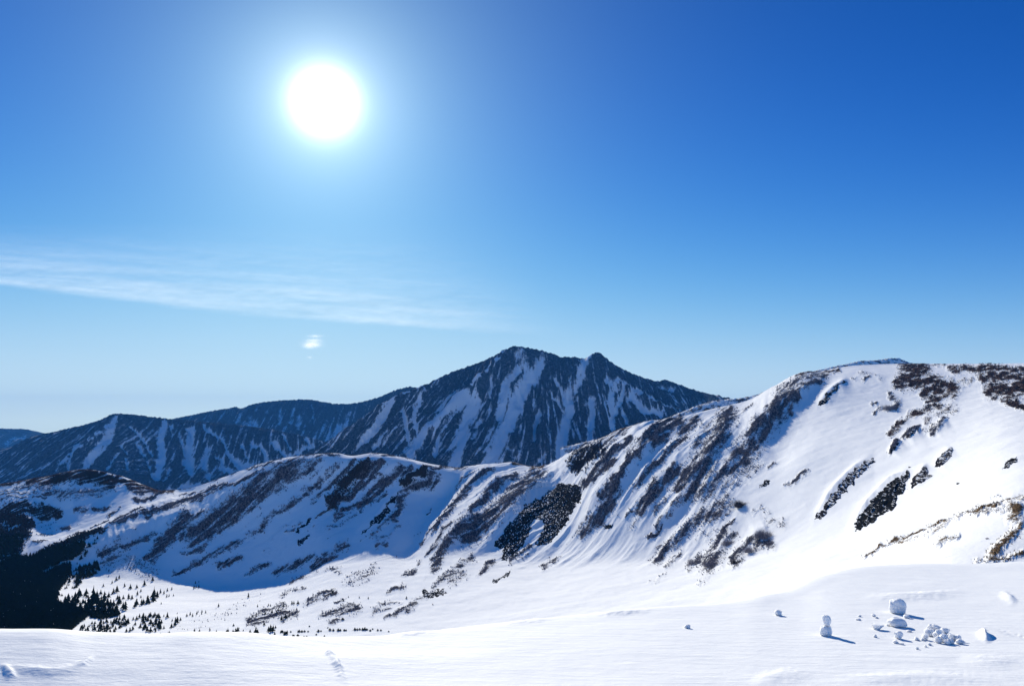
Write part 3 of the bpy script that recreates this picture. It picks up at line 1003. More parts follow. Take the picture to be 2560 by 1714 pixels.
# the low land everything stands on, out to the horizon
gx = np.linspace(-14000, 14000, 60); gy = np.linspace(-3000, 14000, 40)
X, Y = np.meshgrid(gx, gy)
a = np.zeros(X.shape + (4,)); a[..., 0] = .8
tag(grid_mesh('ground', X, Y, np.full(X.shape, -1900.0) + fbm(X / 4000, Y / 4000, 3, 501) * 90, MAT_FOREST, a), 'low land out to the horizon', 'ground', kind='structure')
# ------------------------------------------------------------------ thin blue air
def box_mesh(name, lo, hi):
    me = bpy.data.meshes.new(name)
    v = [(x, y, z) for x in (lo[0], hi[0]) for y in (lo[1], hi[1]) for z in (lo[2], hi[2])]
    me.from_pydata(v, [], [(0, 1, 3, 2), (4, 6, 7, 5), (0, 4, 5, 1), (2, 3, 7, 6), (0, 2, 6, 4), (1, 5, 7, 3)])
    return me
hz = bpy.data.materials.new('haze'); hz.use_nodes = True
hz.node_tree.nodes.clear()
pv = hz.node_tree.nodes.new('ShaderNodeVolumePrincipled')
pv.inputs['Color'].default_value = (.08, .38, 1.0, 1)
pv.inputs['Density'].default_value = 3.4e-5
pv.inputs['Anisotropy'].default_value = 0.0
ho = hz.node_tree.nodes.new('ShaderNodeOutputMaterial')
hz.node_tree.links.new(pv.outputs[0], ho.inputs['Volume'])
hm = box_mesh('haze', (-14300, -3200, -2020), (14300, 14300, 420)); hm.materials.append(hz)
link('haze', hm, kind='stuff')

# ------------------------------------------------------------------ rocks and shrubs on the slopes
def inside(px, py, poly):
    p = np.array(poly); r = np.zeros(px.shape, bool); j = len(p) - 1
    for i in range(len(p)):
        c = ((p[i, 1] > py) != (p[j, 1] > py)) & (px < (p[j, 0] - p[i, 0]) * (py - p[i, 1]) / (p[j, 1] - p[i, 1] + 1e-12) + p[i, 0])
        r ^= c; j = i
    return r
def edge_dist(px, py, poly):
    p = np.array(list(poly) + [poly[0]], float); best = np.full(px.shape, 1e9)
    for i in range(len(p) - 1):
        a = p[i]; d = p[i + 1] - a
        t = np.clip(((px - a[0]) * d[0] + (py - a[1]) * d[1]) / (d @ d + 1e-9), 0, 1)
        best = np.minimum(best, np.hypot(px - a[0] - t * d[0], py - a[1] - t * d[1]))
    return best
def rock_material(name, dark, light, snow_amt):
    M = Mat(name, .9)
    tcn = M.node('ShaderNodeTexCoord').outputs['Object']
    n = M.noise(.45, 6, tcn, .78)
    g = M.node('ShaderNodeNewGeometry')
    up = M.node('ShaderNodeSeparateXYZ', {0: g.outputs['Normal']}).outputs[2]
    sn = M.ss(M.math('ADD', M.math('ADD', up, M.math('MULTIPLY', M.math('SUBTRACT', M.noise(.50, 6, M.node('ShaderNodeMapping', {'Vector': tcn, 'Rotation': (0, 0, .53), 'Scale': (1.5, .35, 1.0)}).outputs[0], .7), .5), 2.4)), snow_amt), .84, .93)
    warm = M.noise(.16, 2, tcn)
    c = M.mix(M.ss(n, .3, .75), dark, light)
    c = M.mix(M.ss(warm, .56, .7), c, M.mix(n, (.012, .010, .006), (.040, .032, .020)))
    M.put(M.b.inputs['Base Color'], M.mix(sn, c, (.84, .855, .885)))
    M.put(M.b.inputs['Normal'], M.bump(n, 1.2, .8))
    return M.m
MAT_ROCK = rock_material('rock', (.003, .004, .005), (.024, .025, .027), -.23)
MAT_ROCKF = rock_material('frosted_rock', (.005, .005, .008), (.04, .038, .044), -.12)
def outcrop(label, t, poly, h, mat=None, step=1.6, rough=1.0, seed=0):
    poly = tl(t, poly)
    p = np.array(poly); x0, y0 = p.min(0) - 6; x1, y1 = p.max(0) + 6
    gx = np.arange(x0, x1, step); gy = np.arange(y0, y1, step)
    PXg, PYg = np.meshgrid(gx, gy)
    wx = PXg + fbm(PXg / 16, PYg / 16, 4, 601 + seed, .6) * 13; wy = PYg + fbm(PXg / 16, PYg / 16, 4, 602 + seed, .6) * 13
    ins = inside(wx, wy, poly)
    ed = edge_dist(wx, wy, poly) * np.where(ins, 1, -1)
    H = hit(PXg.ravel(), PYg.ravel()).reshape(PXg.shape + (3,))
    m = H[..., 1] / FPX                                    # metres per pixel there
    half = max(4.0, np.percentile(ed[ins], 90)) if ins.any() else 4.0
    dome = np.clip(ed / half, 0, 1) ** .6
    ru = H[..., 0] * .86 - H[..., 1] * .51; rv = H[..., 0] * .51 + H[..., 1] * .86
    n1 = ridged(ru / 7, rv / 30, 4, 611 + seed, .6); n2 = fbm(ru / 3.4, rv / 11, 4, 621 + seed, .62)
    up = .45 * h * dome * (.4 + 1.0 * n1) + rough * n2 * 2.6 * dome
    up = np.where(ed > 0, np.maximum(up, .05) + .1, -1.2 + np.maximum(ed, -3) * .3)
    # lean out of the slope: up and towards the viewer
    X = H[..., 0] - up * .10; Y = H[..., 1] - up * .45; Z = H[..., 2] + up * .45
    keep = (ed > -2.2 * step)
    idx = -np.ones(PXg.shape, int); idx[keep] = np.arange(keep.sum())
    q = np.stack([idx[:-1, :-1], idx[1:, :-1], idx[1:, 1:], idx[:-1, 1:]], -1).reshape(-1, 4)
    q = q[(q >= 0).all(1)]
    V = np.stack([X, Y, Z], -1)[keep]
    # no faces stretched over a depth step
    yy = V[:, 1][q]; q = q[(yy.max(1) - yy.min(1)) < 60]
    c = V.mean(0); c[2] = V[:, 2].min()
    me = tri_mesh('rock_outcrop', V - c, q, mat or MAT_ROCK, True)
    return link('rock_outcrop', me, label, 'rock', loc=c)
outcrop('large dark cliff of broken rock falling down the ridge face, widest outcrop of all', 'C',
        [(2330,400),(2250,480),(2150,540),(2030,620),(1920,660),(1880,740),(1830,800),(1750,900),(1640,1020),(1570,1140),(1640,1170),(1690,1120),(1650,1240),(1640,1310),(1700,1330),(1830,1250),(1870,1150),(1940,1100),(1970,1010),(1990,900),(2060,830),(2150,850),(2150,960),(2050,1110),(2090,1160),(2200,1110),(2310,990),(2420,900),(2470,760),(2560,640),(2600,560),(2560,430)], 6, seed=1)
outcrop('dark rock rib with a thin sunlit snow edge on the shaded ridge face', 'C', [(465,505),(380,570),(320,650),(240,750),(150,850),(90,920),(10,990),(30,1005),(120,920),(220,870),(310,790),(360,740),(330,680),(400,620),(460,560)], 2.5, seed=2)
outcrop('small dark rock in blue shade, upper of two on the ridge face', 'B', [(1550,820),(1490,830),(1440,880),(1410,930),(1350,950),(1340,990),(1420,960),(1500,890)], 2, seed=3)
outcrop('oval frosted rock in blue shade, lower of two on the ridge face', 'B', [(1520,1000),(1470,1010),(1410,1060),(1375,1110),(1390,1140),(1460,1100),(1510,1050)], 2, MAT_ROCKF, seed=4)
outcrop('big pointed dark outcrop with a wide blue shadow on the right slope', 'H',
        [(1005,125),(930,160),(850,215),(760,265),(670,340),(590,430),(520,510),(460,590),(410,655),(355,730),(365,815),(430,820),(520,750),(600,690),(700,620),(760,600),(860,510),(850,440),(930,390),(970,290),(1000,180)], 7, seed=5)
outcrop('long streak of dark rock left of the big pointed outcrop', 'H',
        [(590,-20),(480,0),(400,60),(290,160),(210,240),(150,320),(60,420),(0,530),(-60,600),(-110,690),(-95,705),(0,640),(80,570),(160,470),(230,400),(330,260),(430,170),(520,90),(600,40)], 3.2, MAT_ROCKF, seed=6)
outcrop('dark rock wedge just right of the big pointed outcrop', 'H', [(1195,55),(1120,110),(1060,180),(1025,260),(1035,330),(1090,290),(1180,240),(1260,170),(1210,140)], 2.6, MAT_ROCKF, seed=7)
outcrop('frosted rock streak above the dark wedge on the right slope', 'G', [(1500,1115),(1430,1150),(1350,1220),(1310,1270),(1290,1340),(1330,1350),(1420,1290),(1490,1210)], 2.2, MAT_ROCKF, seed=8)
outcrop('small split rock alone near the right edge of the slope', 'G', [(2270,1230),(2190,1230),(2150,1280),(2095,1330),(2120,1375),(2190,1330),(2250,1290)], 1.8, seed=9)
outcrop('dark knobbly rock strip with a blue shadow near the dome top', 'F', [(1500,325),(1440,330),(1360,370),(1330,430),(1250,470),(1225,530),(1160,570),(1150,625),(1220,610),(1280,560),(1290,500),(1370,440),(1400,380),(1490,345)], 2.4, seed=10)
outcrop('upper dark rock flake below the brown heath patch', 'G', [(1105,890),(1030,910),(960,960),(945,1005),(990,1000),(1060,950)], 1.8, MAT_ROCKF, seed=11)
outcrop('lower narrow rock flake below the brown heath patch', 'G', [(880,1030),(830,1070),(780,1150),(760,1200),(800,1180),(860,1090)], 1.8, seed=12)
outcrop('snow-topped dark rock standing alone in the valley snow', 'K', [(2080,1190),(1850,1180)], 0, seed=13) if False else None
outcrop('low dark rock standing alone on the valley snow at the ridge foot', 'C', [(1010,1690),(980,1640),(900,1650),(840,1660),(790,1670),(740,1640),(720,1660),(740,1720),(800,1760),(880,1740),(990,1720)], 2.0, seed=14)
outcrop('string of small dark boulders on sunlit snow below the cliff', 'C', [(1765,1415),(1700,1440),(1690,1490),(1600,1510),(1540,1560),(1560,1580),(1640,1540),(1720,1500),(1765,1460)], 1.3, seed=15)
outcrop('dark rocky knob low under the cliff beside a sharp snow shadow', 'D', [(730,1480),(760,1520),(820,1490),(870,1430),(830,1440)], 1.2, seed=16)
outcrop('small dark rock above the rounded bushes', 'E', [(1490,-10),(1440,20),(1410,60),(1420,80),(1480,50),(1530,20)], 1.6, seed=17)

# shrubs: many bare twigs from a root patch
def twig_mesh(name, n, rx, ry, h, mat, seed=0, lean=(0, 0), thick=.05):
    r = np.random.default_rng(seed)
    V, F = [], []
    cl = [(r.uniform(-.72, .72) * rx, r.uniform(-.72, .72) * ry, r.uniform(.28, .55), r.uniform(.5, 1.0)) for _ in range(7)]
    for i in range(n):
        cx, cy, cr, ch = cl[r.integers(0, 7)]
        a = r.uniform(0, 2 * np.pi); q = math.sqrt(r.uniform())
        bx, by = cx + q * rx * cr * math.cos(a), cy + q * ry * cr * math.sin(a)
        hh = h * ch * (1 - .5 * q ** 2) * r.uniform(.5, 1.1)
        ox, oy = r.normal(0, .30 * hh, 2) + np.array([bx - cx, by - cy]) * .3 + np.array(lean) * hh
        p0 = np.array([bx, by, -.4]); p1 = np.array([bx + ox * .5, by + oy * .5, hh * .6]); p2 = np.array([bx + ox, by + oy, hh])
        s_ = np.array([math.cos(a + 1.57), math.sin(a + 1.57), 0]) * thick
        k = len(V)
        V += [p0 - s_, p0 + s_, p1 - s_ * .7, p1 + s_ * .7, p2]
        F += [(k, k + 1, k + 3), (k, k + 3, k + 2), (k + 2, k + 3, k + 4)]
        for _ in range(3):
            w = p1 + (p2 - p1) * r.uniform(0, 1); e = w + np.array([r.normal(0, .5), r.normal(0, .5), r.uniform(.1, .5)]) * h * .35
            k = len(V); s2 = s_ * .6
            V += [w - s2, w + s2, e]; F += [(k, k + 1, k + 2)]
    return tri_mesh(name, V, F, mat)
MAT_TWIG = plain('twigs', (.075, .066, .074), (.40, .37, .41), .9)
MAT_TWIGD = plain('dark_twigs', (.022, .018, .020), (.12, .10, .10), .9)
MAT_GRASS = plain('dry_grass', (.09, .058, .034), (.25, .175, .105), .9)
def shrub(label, t, x, y, wpx, hpx, n, mat, seed, squash=.8):
    (px, py), = tl(t, [(x, y)])
    k = TILES[t][2]
    c = hit(px, py)[0]; m = c[1] / FPX
    rx = wpx * k * m / 2
    me = twig_mesh('bush', n, rx, rx * squash, hpx * .62 * k * m, mat, seed, thick=m * .24)
    return link('bush', me, label, 'bush', loc=c)
shrub('round reddish bush standing over its blue shadow', 'E', 1435, 670, 250, 180, 900, MAT_TWIG, 1)
shrub('dark dense bush on the snow above the round reddish bush', 'E', 1180, 310, 190, 160, 800, MAT_TWIGD, 2)
shrub('small round dark bush left of the dark dense bush', 'E', 1015, 405, 40, 30, 120, MAT_TWIGD, 3)
shrub('grey frosted bush at the top of the wide scrub mound', 'E', 1010, 760, 210, 130, 600, MAT_TWIG, 4)
shrub('grey frosted bush at the foot of the wide scrub mound', 'E', 850, 1000, 230, 120, 600, MAT_TWIG, 5)
shrub('frosted bush left of the wide scrub mound', 'E', 660, 970, 170, 90, 400, MAT_TWIG, 6)
shrub('low dark bush at the lower tip of the curved scrub bank', 'E', 1130, 970, 130, 80, 350, MAT_TWIGD, 7)
shrub('wide grey bush on the curved scrub bank', 'E', 1330, 830, 260, 100, 600, MAT_TWIG, 8)
shrub('tiny dark bush alone on the smooth right slope', 'H', 1572, 275, 34, 34, 100, MAT_TWIGD, 9)
shrub('tiny dark bush above the big pointed outcrop', 'H', 1003, 85, 30, 28, 100, MAT_TWIGD, 10)
shrub('tiny reddish bush alone on the near right spur', 'H', 1908, 920, 30, 40, 100, MAT_TWIG, 11)
shrub('frosted round bush below the heath at the dome top', 'G', 800, 670, 190, 130, 600, MAT_TWIG, 12)

# brush, heath and dry grass: countless tufts where the ground is not under snow
def tufts(name, label, chan, count, h, mat, seed, w=.5, thresh=.16):
    r = np.random.default_rng(seed)
    c = cov[..., chan]
    ok = np.zeros(c.shape, bool); ok[20:RROW + 14, 3:-3] = True
    area = np.sqrt(np.maximum((MPX[:, 1:] - MPX[:, :-1]).mean(), .1))
    wgt = np.where(ok & (c > thresh) & (MPX > -150) & (MPX < 2750), c ** 1.6, 0)
    dpy = np.abs(np.gradient(MPY, axis=0))
    wgt = (wgt * np.clip(dpy, .05, 6)).ravel(); wgt /= wgt.sum()
    pick = r.choice(len(wgt), count, p=wgt)
    P = np.stack([MX.ravel()[pick], MY.ravel()[pick], MZ.ravel()[pick]], 1)
    P[:, 0] += r.normal(0, .6, count); P[:, 1] += r.normal(0, .9, count)
    sc_ = h * r.uniform(.5, 1.3, count) * np.clip(P[:, 1] / 900, .25, 1.15) * np.where(pick // c.shape[1] > RROW - 40, .45, 1.0)
    K = 4
    V = np.zeros((count, K, 3, 3), np.float32)
    for j in range(K):
        a = r.uniform(0, 6.28, count)
        dx, dy = np.cos(a), np.sin(a)
        V[:, j, 0] = P + np.stack([dx * w * .5 * sc_, dy * w * .5 * sc_, -.3 * sc_], 1)
        V[:, j, 1] = P - np.stack([dx * w * .5 * sc_, dy * w * .5 * sc_, .3 * sc_], 1)
        V[:, j, 2] = P + np.stack([r.normal(0, .35, count) * sc_, r.normal(0, .35, count) * sc_, sc_ * r.uniform(.7, 1.1, count)], 1)
    F = np.arange(count * K * 3).reshape(-1, 3)
    me = tri_mesh(name, V.reshape(-1, 3), F, mat)
    return link(name, me, label, 'brush', kind='stuff')
tufts('brush', 'frosted grey brush along the ribs of the ridge', 0, 26000, 1.5, MAT_TWIG, 21, .6)
tufts('heath', 'dark brown heath on the summit and the left hump', 3, 9000, 1.3, MAT_TWIGD, 22, .7)
tufts('dry_grass', 'orange dry grass on the near right spur and the crest', 2, 5000, 1.1, MAT_GRASS, 23, .5, .3)
tufts('scrub', 'dark scrub between rocks', 1, 7000, 1.8, MAT_TWIGD, 24, .8)

# ------------------------------------------------------------------ conifers
def conifer(seed, tiers=6, seg=8, h=1.0, r0=.23):
    """unit-height tree: trunk mesh, crown mesh (stacked ragged whorls with gaps)"""
    r = np.random.default_rng(seed)
    V, F = [], []
    lean = r.normal(0, .02, 2)
    z = .08
    for i in range(tiers):
        f = i / (tiers - 1)
        rad = r0 * (1 - f) ** .85 * r.uniform(.8, 1.15) + .018
        top = min(1.0, z + (.34 - .16 * f))
        k = len(V); ctr = lean * z
        V.append((ctr[0], ctr[1], top))
        for j in range(seg):
            a = 2 * np.pi * (j + r.uniform(-.3, .3)) / seg
            q = rad * r.uniform(.45, 1.15)
            V.append((ctr[0] + q * math.cos(a), ctr[1] + q * math.sin(a), z + r.uniform(-.05, .03)))
            q2 = rad * .32
            a2 = a + np.pi / seg
            V.append((ctr[0] + q2 * math.cos(a2), ctr[1] + q2 * math.sin(a2), z + .05))
        n = seg * 2
        for j in range(n):
            F.append((k, k + 1 + j, k + 1 + (j + 1) % n))
        z += (.92 - .08) / tiers * r.uniform(.85, 1.1)
    TV, TF = [], []
    for i, (zz, rr) in enumerate(((-.06, .026), (.5, .016), (.95, .004))):
        for j in range(5):
            TV.append((rr * math.cos(j * 1.2566) + lean[0] * zz, rr * math.sin(j * 1.2566) + lean[1] * zz, zz))
    for i in range(2):
        for j in range(5):
            a = i * 5 + j; b = i * 5 + (j + 1) % 5
            TF.append((a, b, b + 5)); TF.append((a, b + 5, a + 5))
    return (np.array(TV), np.array(TF)), (np.array(V), np.array(F))
KINDS = []
for i in range(7):
    (tv, tf), (cv, cf) = conifer(900 + i, tiers=[6, 5, 7, 6, 4, 5, 6][i], r0=[.20, .26, .18, .23, .34, .30, .21][i])
    KINDS.append((tri_mesh('trunk', tv, tf, MAT_BARK), tri_mesh('crown', cv, cf, MAT_NEEDLE), cv, cf))
TREES = 0
def tree(px, py, hpx, label, group, kind=None, wide=1.0):
    global TREES
    c = hit(px, py)[0]
    h = max(1.2, hpx * c[1] / FPX)
    k = KINDS[(TREES * 5 + 3) % 4 if kind is None else kind]
    r = bpy.data.objects.new('conifer_tree', None); COL.objects.link(r)
    r.empty_display_size = .1
    r.location = (c[0], c[1], c[2] - .02 * h); r.scale = (h * wide * 1.25, h * wide * 1.25, h); r.rotation_euler = (0, 0, TREES * 2.4)
    tag(r, label, 'tree', group)
    for nm, me in (('trunk', k[0]), ('crown', k[1])):
        o = bpy.data.objects.new(nm, me); COL.objects.link(o); o.parent = r
    TREES += 1
    return r
def stand(t, txt, label, group, scale=1.0, kind=None, wide=1.0):
    k = TILES[t][2]
    a = np.array([list(map(float, w.split(','))) for w in txt.split()])
    own = {}
    if len(a) >= 7:                                             # the ones a viewer can point to get labels of their own
        for word, i in (('tallest', int(a[:, 2].argmax())), ('leftmost', int(a[:, 0].argmin())), ('rightmost', int(a[:, 0].argmax())),
                        ('hindmost', int(a[:, 1].argmin())), ('frontmost', int(a[:, 1].argmax()))):
            own.setdefault(i, word)
    for i, (x, y, h) in enumerate(a):
        (px, py), = tl(t, [(x, y)])
        tree(px, py, h * k * scale, (own[i] + ' ' + label) if i in own else label, group, kind, wide)
stand('I', '1510,735,60 1820,740,80 2110,720,100 1640,690,60 1700,650,80 1745,620,80 2230,650,80', 'dark conifer in the blue shade just above the sunlit snow edge', 'conifers in the shade above the sunlit snow')
stand('I', '1360,1000,230 1410,1010,190 1290,1000,130 1180,880,80 1240,880,70 1100,900,80 1150,880,110 1090,960,120 1000,960,110 950,980,100 1210,990,90 1480,1040,160 1525,960,140 1570,1020,110 1590,900,90 1470,850,70 1660,830,70 1710,820,90 1640,850,50 1620,1020,100 1660,1020,90 1740,1000,120 1720,930,80 1800,920,60 1880,920,80 1930,920,60 2000,760,60 1910,770,70 2010,860,60 2060,810,40 2250,900,140 2240,960,110 2300,900,90 2160,980,110 2100,990,80 2000,1010,100 2060,900,40 1830,1080,120 1800,1060,100 1970,1040,80 2070,1010,90 1130,990,110 1250,1060,120 1330,1080,140 1430,1090,130 1530,1090,120 1600,1080,110 1700,1080,100 1050,1010,110 950,1040,110 1170,1070,120',
      'dark conifer in the crowded stand at the edge of the shaded forest', 'conifers at the forest edge', 1.3, None, 1.15)
stand('I', '2100,1190,70 2040,1190,60 2180,1180,60 2240,1190,60 2290,1200,60 2100,1280,80 2200,1290,80 2280,1300,90 2330,1290,90 2120,1350,100 2200,1400,80 1940,1370,70 1900,1390,60 1850,1400,60 2000,1220,60 1950,1220,50 1750,1220,60 1820,1200,60 1700,1260,60 1780,1290,60 1880,1280,60 1650,1330,70 1560,1360,80 1980,1300,60 2050,1340,70',
      'small bushy conifer in the scrubby strip in front of the forest edge', 'conifers in the scrubby strip', 1.25, None, 1.3)
rr_ = np.random.default_rng(77)
poly_ = [(0,790),(60,780),(250,800),(340,860),(330,960),(290,1050),(0,1050)]
txt_ = ''
while txt_.count(' ') < 28:
    a_, b_ = rr_.uniform(0, 340), rr_.uniform(800, 1050)
    if inside(np.array([a_]), np.array([b_]), poly_)[0]:
        txt_ += '%.0f,%.0f,%.0f ' % (a_, b_, rr_.uniform(50, 85))
stand('J', txt_ + '545,920,100 510,960,80 460,990,80 590,880,50 470,890,40 520,890,60', 'small bushy conifer in the thicket right of the scrubby strip', 'conifers in the thicket right of the strip', 1.2, None, 1.2)
stand('J', '65,370,100', 'tall dark conifer right at the shadow edge, apart from the others', None)
stand('J', '190,300,80', 'dark conifer in open blue shade, farthest right of those above the sunlit snow', None)
stand('J', '810,340,50 790,410,60 860,400,60 820,400,50 860,320,30', 'thin conifer in the little group on the shadow line of the valley snow', 'conifers on the shadow line')
stand('J', '205,540,130 190,600,80 300,480,80 350,490,70 400,450,60 465,430,60 390,540,60 425,530,50 490,520,40 310,640,45 250,500,60 100,640,110 40,650,80 140,640,70', 'slim conifer at the open upper right end of the crowded stand', 'conifers at the open end of the stand')
stand('J', '1585,540,80', 'lone thin frosted conifer in the middle of the white valley', None)
stand('J', '1150,680,70', 'lone bent frosted conifer left of the middle of the white valley', None)
stand('J', '685,820,60 735,800,70 770,820,60 830,790,60 905,760,50 900,790,50 960,770,50 850,760,40', 'small conifer in the short row climbing the open valley snow', 'conifers in the short climbing row')
stand('J', '400,840,100 350,820,50 545,780,30', 'small conifer standing apart behind the scrubby strip', 'conifers apart behind the scrubby strip')
stand('J', '410,1100,70 430,1080,60 300,1080,40 350,1000,60 795,1050,70 780,1130,60 870,1060,80 860,1090,40 1020,1030,60 935,1130,70 1075,1120,50', 'small conifer scattered along the left half of the foreground brow', 'conifers behind the left half of the brow', 1.0, None, 1.15)
stand('J', '1120,1090,90 1160,1135,80 1200,1130,60 1285,1060,90 1260,1070,70 1400,1070,100 1430,1040,80 1360,1060,70 1370,960,50 1450,1000,30 1510,1030,30 1610,1060,70 1690,1070,120 1720,1060,70 1740,1120,60 1690,1130,50 1660,1130,30 1910,1050,130 1880,1040,90 1945,1040,120 1980,990,50 1970,1090,60 1910,1110,40 1815,950,70 2060,1060,50 2110,1090,70 2150,1080,70 2090,1060,50 2200,1050,30 2230,1110,40 2310,1110,40 2310,1050,40', 'bushy conifer in the clumps behind the middle of the foreground brow', 'conifers behind the middle of the brow', 1.0, None, 1.3)
stand('J', '1720,680,50', 'small dark conifer alone above the frosted scrub mound', None)
stand('J', '2030,740,60 2100,680,60 2140,670,40 2220,640,60 2250,640,60 2310,640,70 1880,660,40 1910,670,40 1990,640,30 1930,770,60 2000,780,70 2060,740,50 2070,880,80 2130,850,90 2180,830,60 1700,820,50 1830,790,60 1640,830,50', 'low conifer on the frosted scrub mound in the white valley', 'conifers on the frosted scrub mound', 1.0, None, 1.3)
stand('K', '280,1050,50 320,1050,45 360,1045,40 410,1045,30 560,1045,50 600,1040,30 730,1025,50 780,1030,45 850,1030,50 880,1030,40 940,1030,40 965,1030,35 1095,1020,50 1130,1020,40 1165,1015,40 1210,1020,50 1240,1020,60 1270,1020,40 1320,1035,40 1355,1010,30 1430,1030,40 1475,1030,35 80,1080,60 30,1050,50 100,1060,40 160,1050,25 200,1110,40 260,1110,50 350,1120,30 390,1120,30 530,1090,30 1590,1045,20 430,970,30 700,990,20 650,1110,20', 'stunted conifer bush in the low dark row behind the brow', 'stunted conifers in the low row', 1.0, 4, 1.7)
stand('K', '910,870,50 930,870,40 1130,680,40 1100,690,30 770,480,50 740,500,40 640,510,40', 'stunted conifer on a drifted scrub mound of the white valley', 'stunted conifers on the drifted mounds', 1.0, 4, 1.4)
stand('K', '925,590,40 1000,540,30 1160,550,35 1290,560,40 1850,560,50 2235,650,30', 'tiny lone conifer on open snow below the ridge foot', 'tiny conifers on open snow', 1.0, 4)
# the closed forest in the shade at the far left: one dark mass
def forest(t, polys, n, hp, seed):
    r = np.random.default_rng(seed); k = TILES[t][2]
    pts = []
    for poly, n_, h0 in polys:
        p = np.array(tl(t, poly)); lo, hi = p.min(0), p.max(0)
        m_ = 0
        while m_ < n_:
            x = r.uniform(lo[0], hi[0], 400); y = r.uniform(lo[1], hi[1], 400)
            g = inside(x, y, p)
            for a_, b_ in zip(x[g], y[g]):
                if m_ >= n_:
                    break
                pts.append((a_, b_, h0 * k * r.uniform(.6, 1.3))); m_ += 1
    pts = np.array(pts)
    c = hit(pts[:, 0], pts[:, 1])
    V, F, o = [], [], 0
    for i in range(len(pts)):
        cv, cf = KINDS[i % 4][2], KINDS[i % 4][3]
        h = max(2.5, pts[i, 2] * c[i, 1] / FPX); a_ = r.uniform(0, 6.28)
        ca, sa = math.cos(a_) * h, math.sin(a_) * h
        v = np.stack([cv[:, 0] * ca - cv[:, 1] * sa, cv[:, 0] * sa + cv[:, 1] * ca, cv[:, 2] * h], 1) * np.array([1.5, 1.5, 1]) + c[i]
        V.append(v); F.append(cf + o); o += len(v)
    return np.concatenate(V), np.concatenate(F)
FV, FF = forest('I', [
    ([(-350,450),(0,420),(110,340),(230,290),(420,330),(640,240),(830,200),(1000,160),(1180,100),(1250,110),(1190,250),(1050,350),(900,370),(820,430),(640,500),(600,600),(900,430),(1040,420),(1020,560),(900,740),(840,840),(830,950),(900,1000),(1000,990),(1200,1080),(1400,1110),(1700,1110),(1750,1160),(1500,1220),(1280,1180),(1150,1290),(1000,1400),(1100,1480),(800,1480),(-350,1450)], 6500, 85),
    ([(1050,770),(1090,640),(1130,500),(1250,430),(1410,380),(1460,510),(1340,600),(1210,650),(1130,760)], 150, 70),
    ([(-100,20),(330,-20),(340,90),(270,190),(180,270),(0,390),(-100,420)], 230, 75),
    ([(800,800),(1000,860),(1250,830),(1420,1000),(1650,1000),(1800,1100),(1500,1180),(1200,1120),(900,1020)], 70, 80),
    ([(640,560),(900,440),(1060,430),(1130,400),(1160,330),(1280,130),(1420,40),(1450,90),(1250,300),(1180,420),(1080,640),(960,780),(860,830)], 110, 60),
    ([(1100,1480),(1180,1330),(1400,1270),(1750,1200),(1900,1200),(1850,1330),(1600,1440),(1400,1490)], 150, 60)], 0, 0, 31)
link('forest', tri_mesh('forest', FV, FF, MAT_NEEDLE), 'dense dark conifer forest in deep shade in the lower left valley', 'forest', kind='stuff')

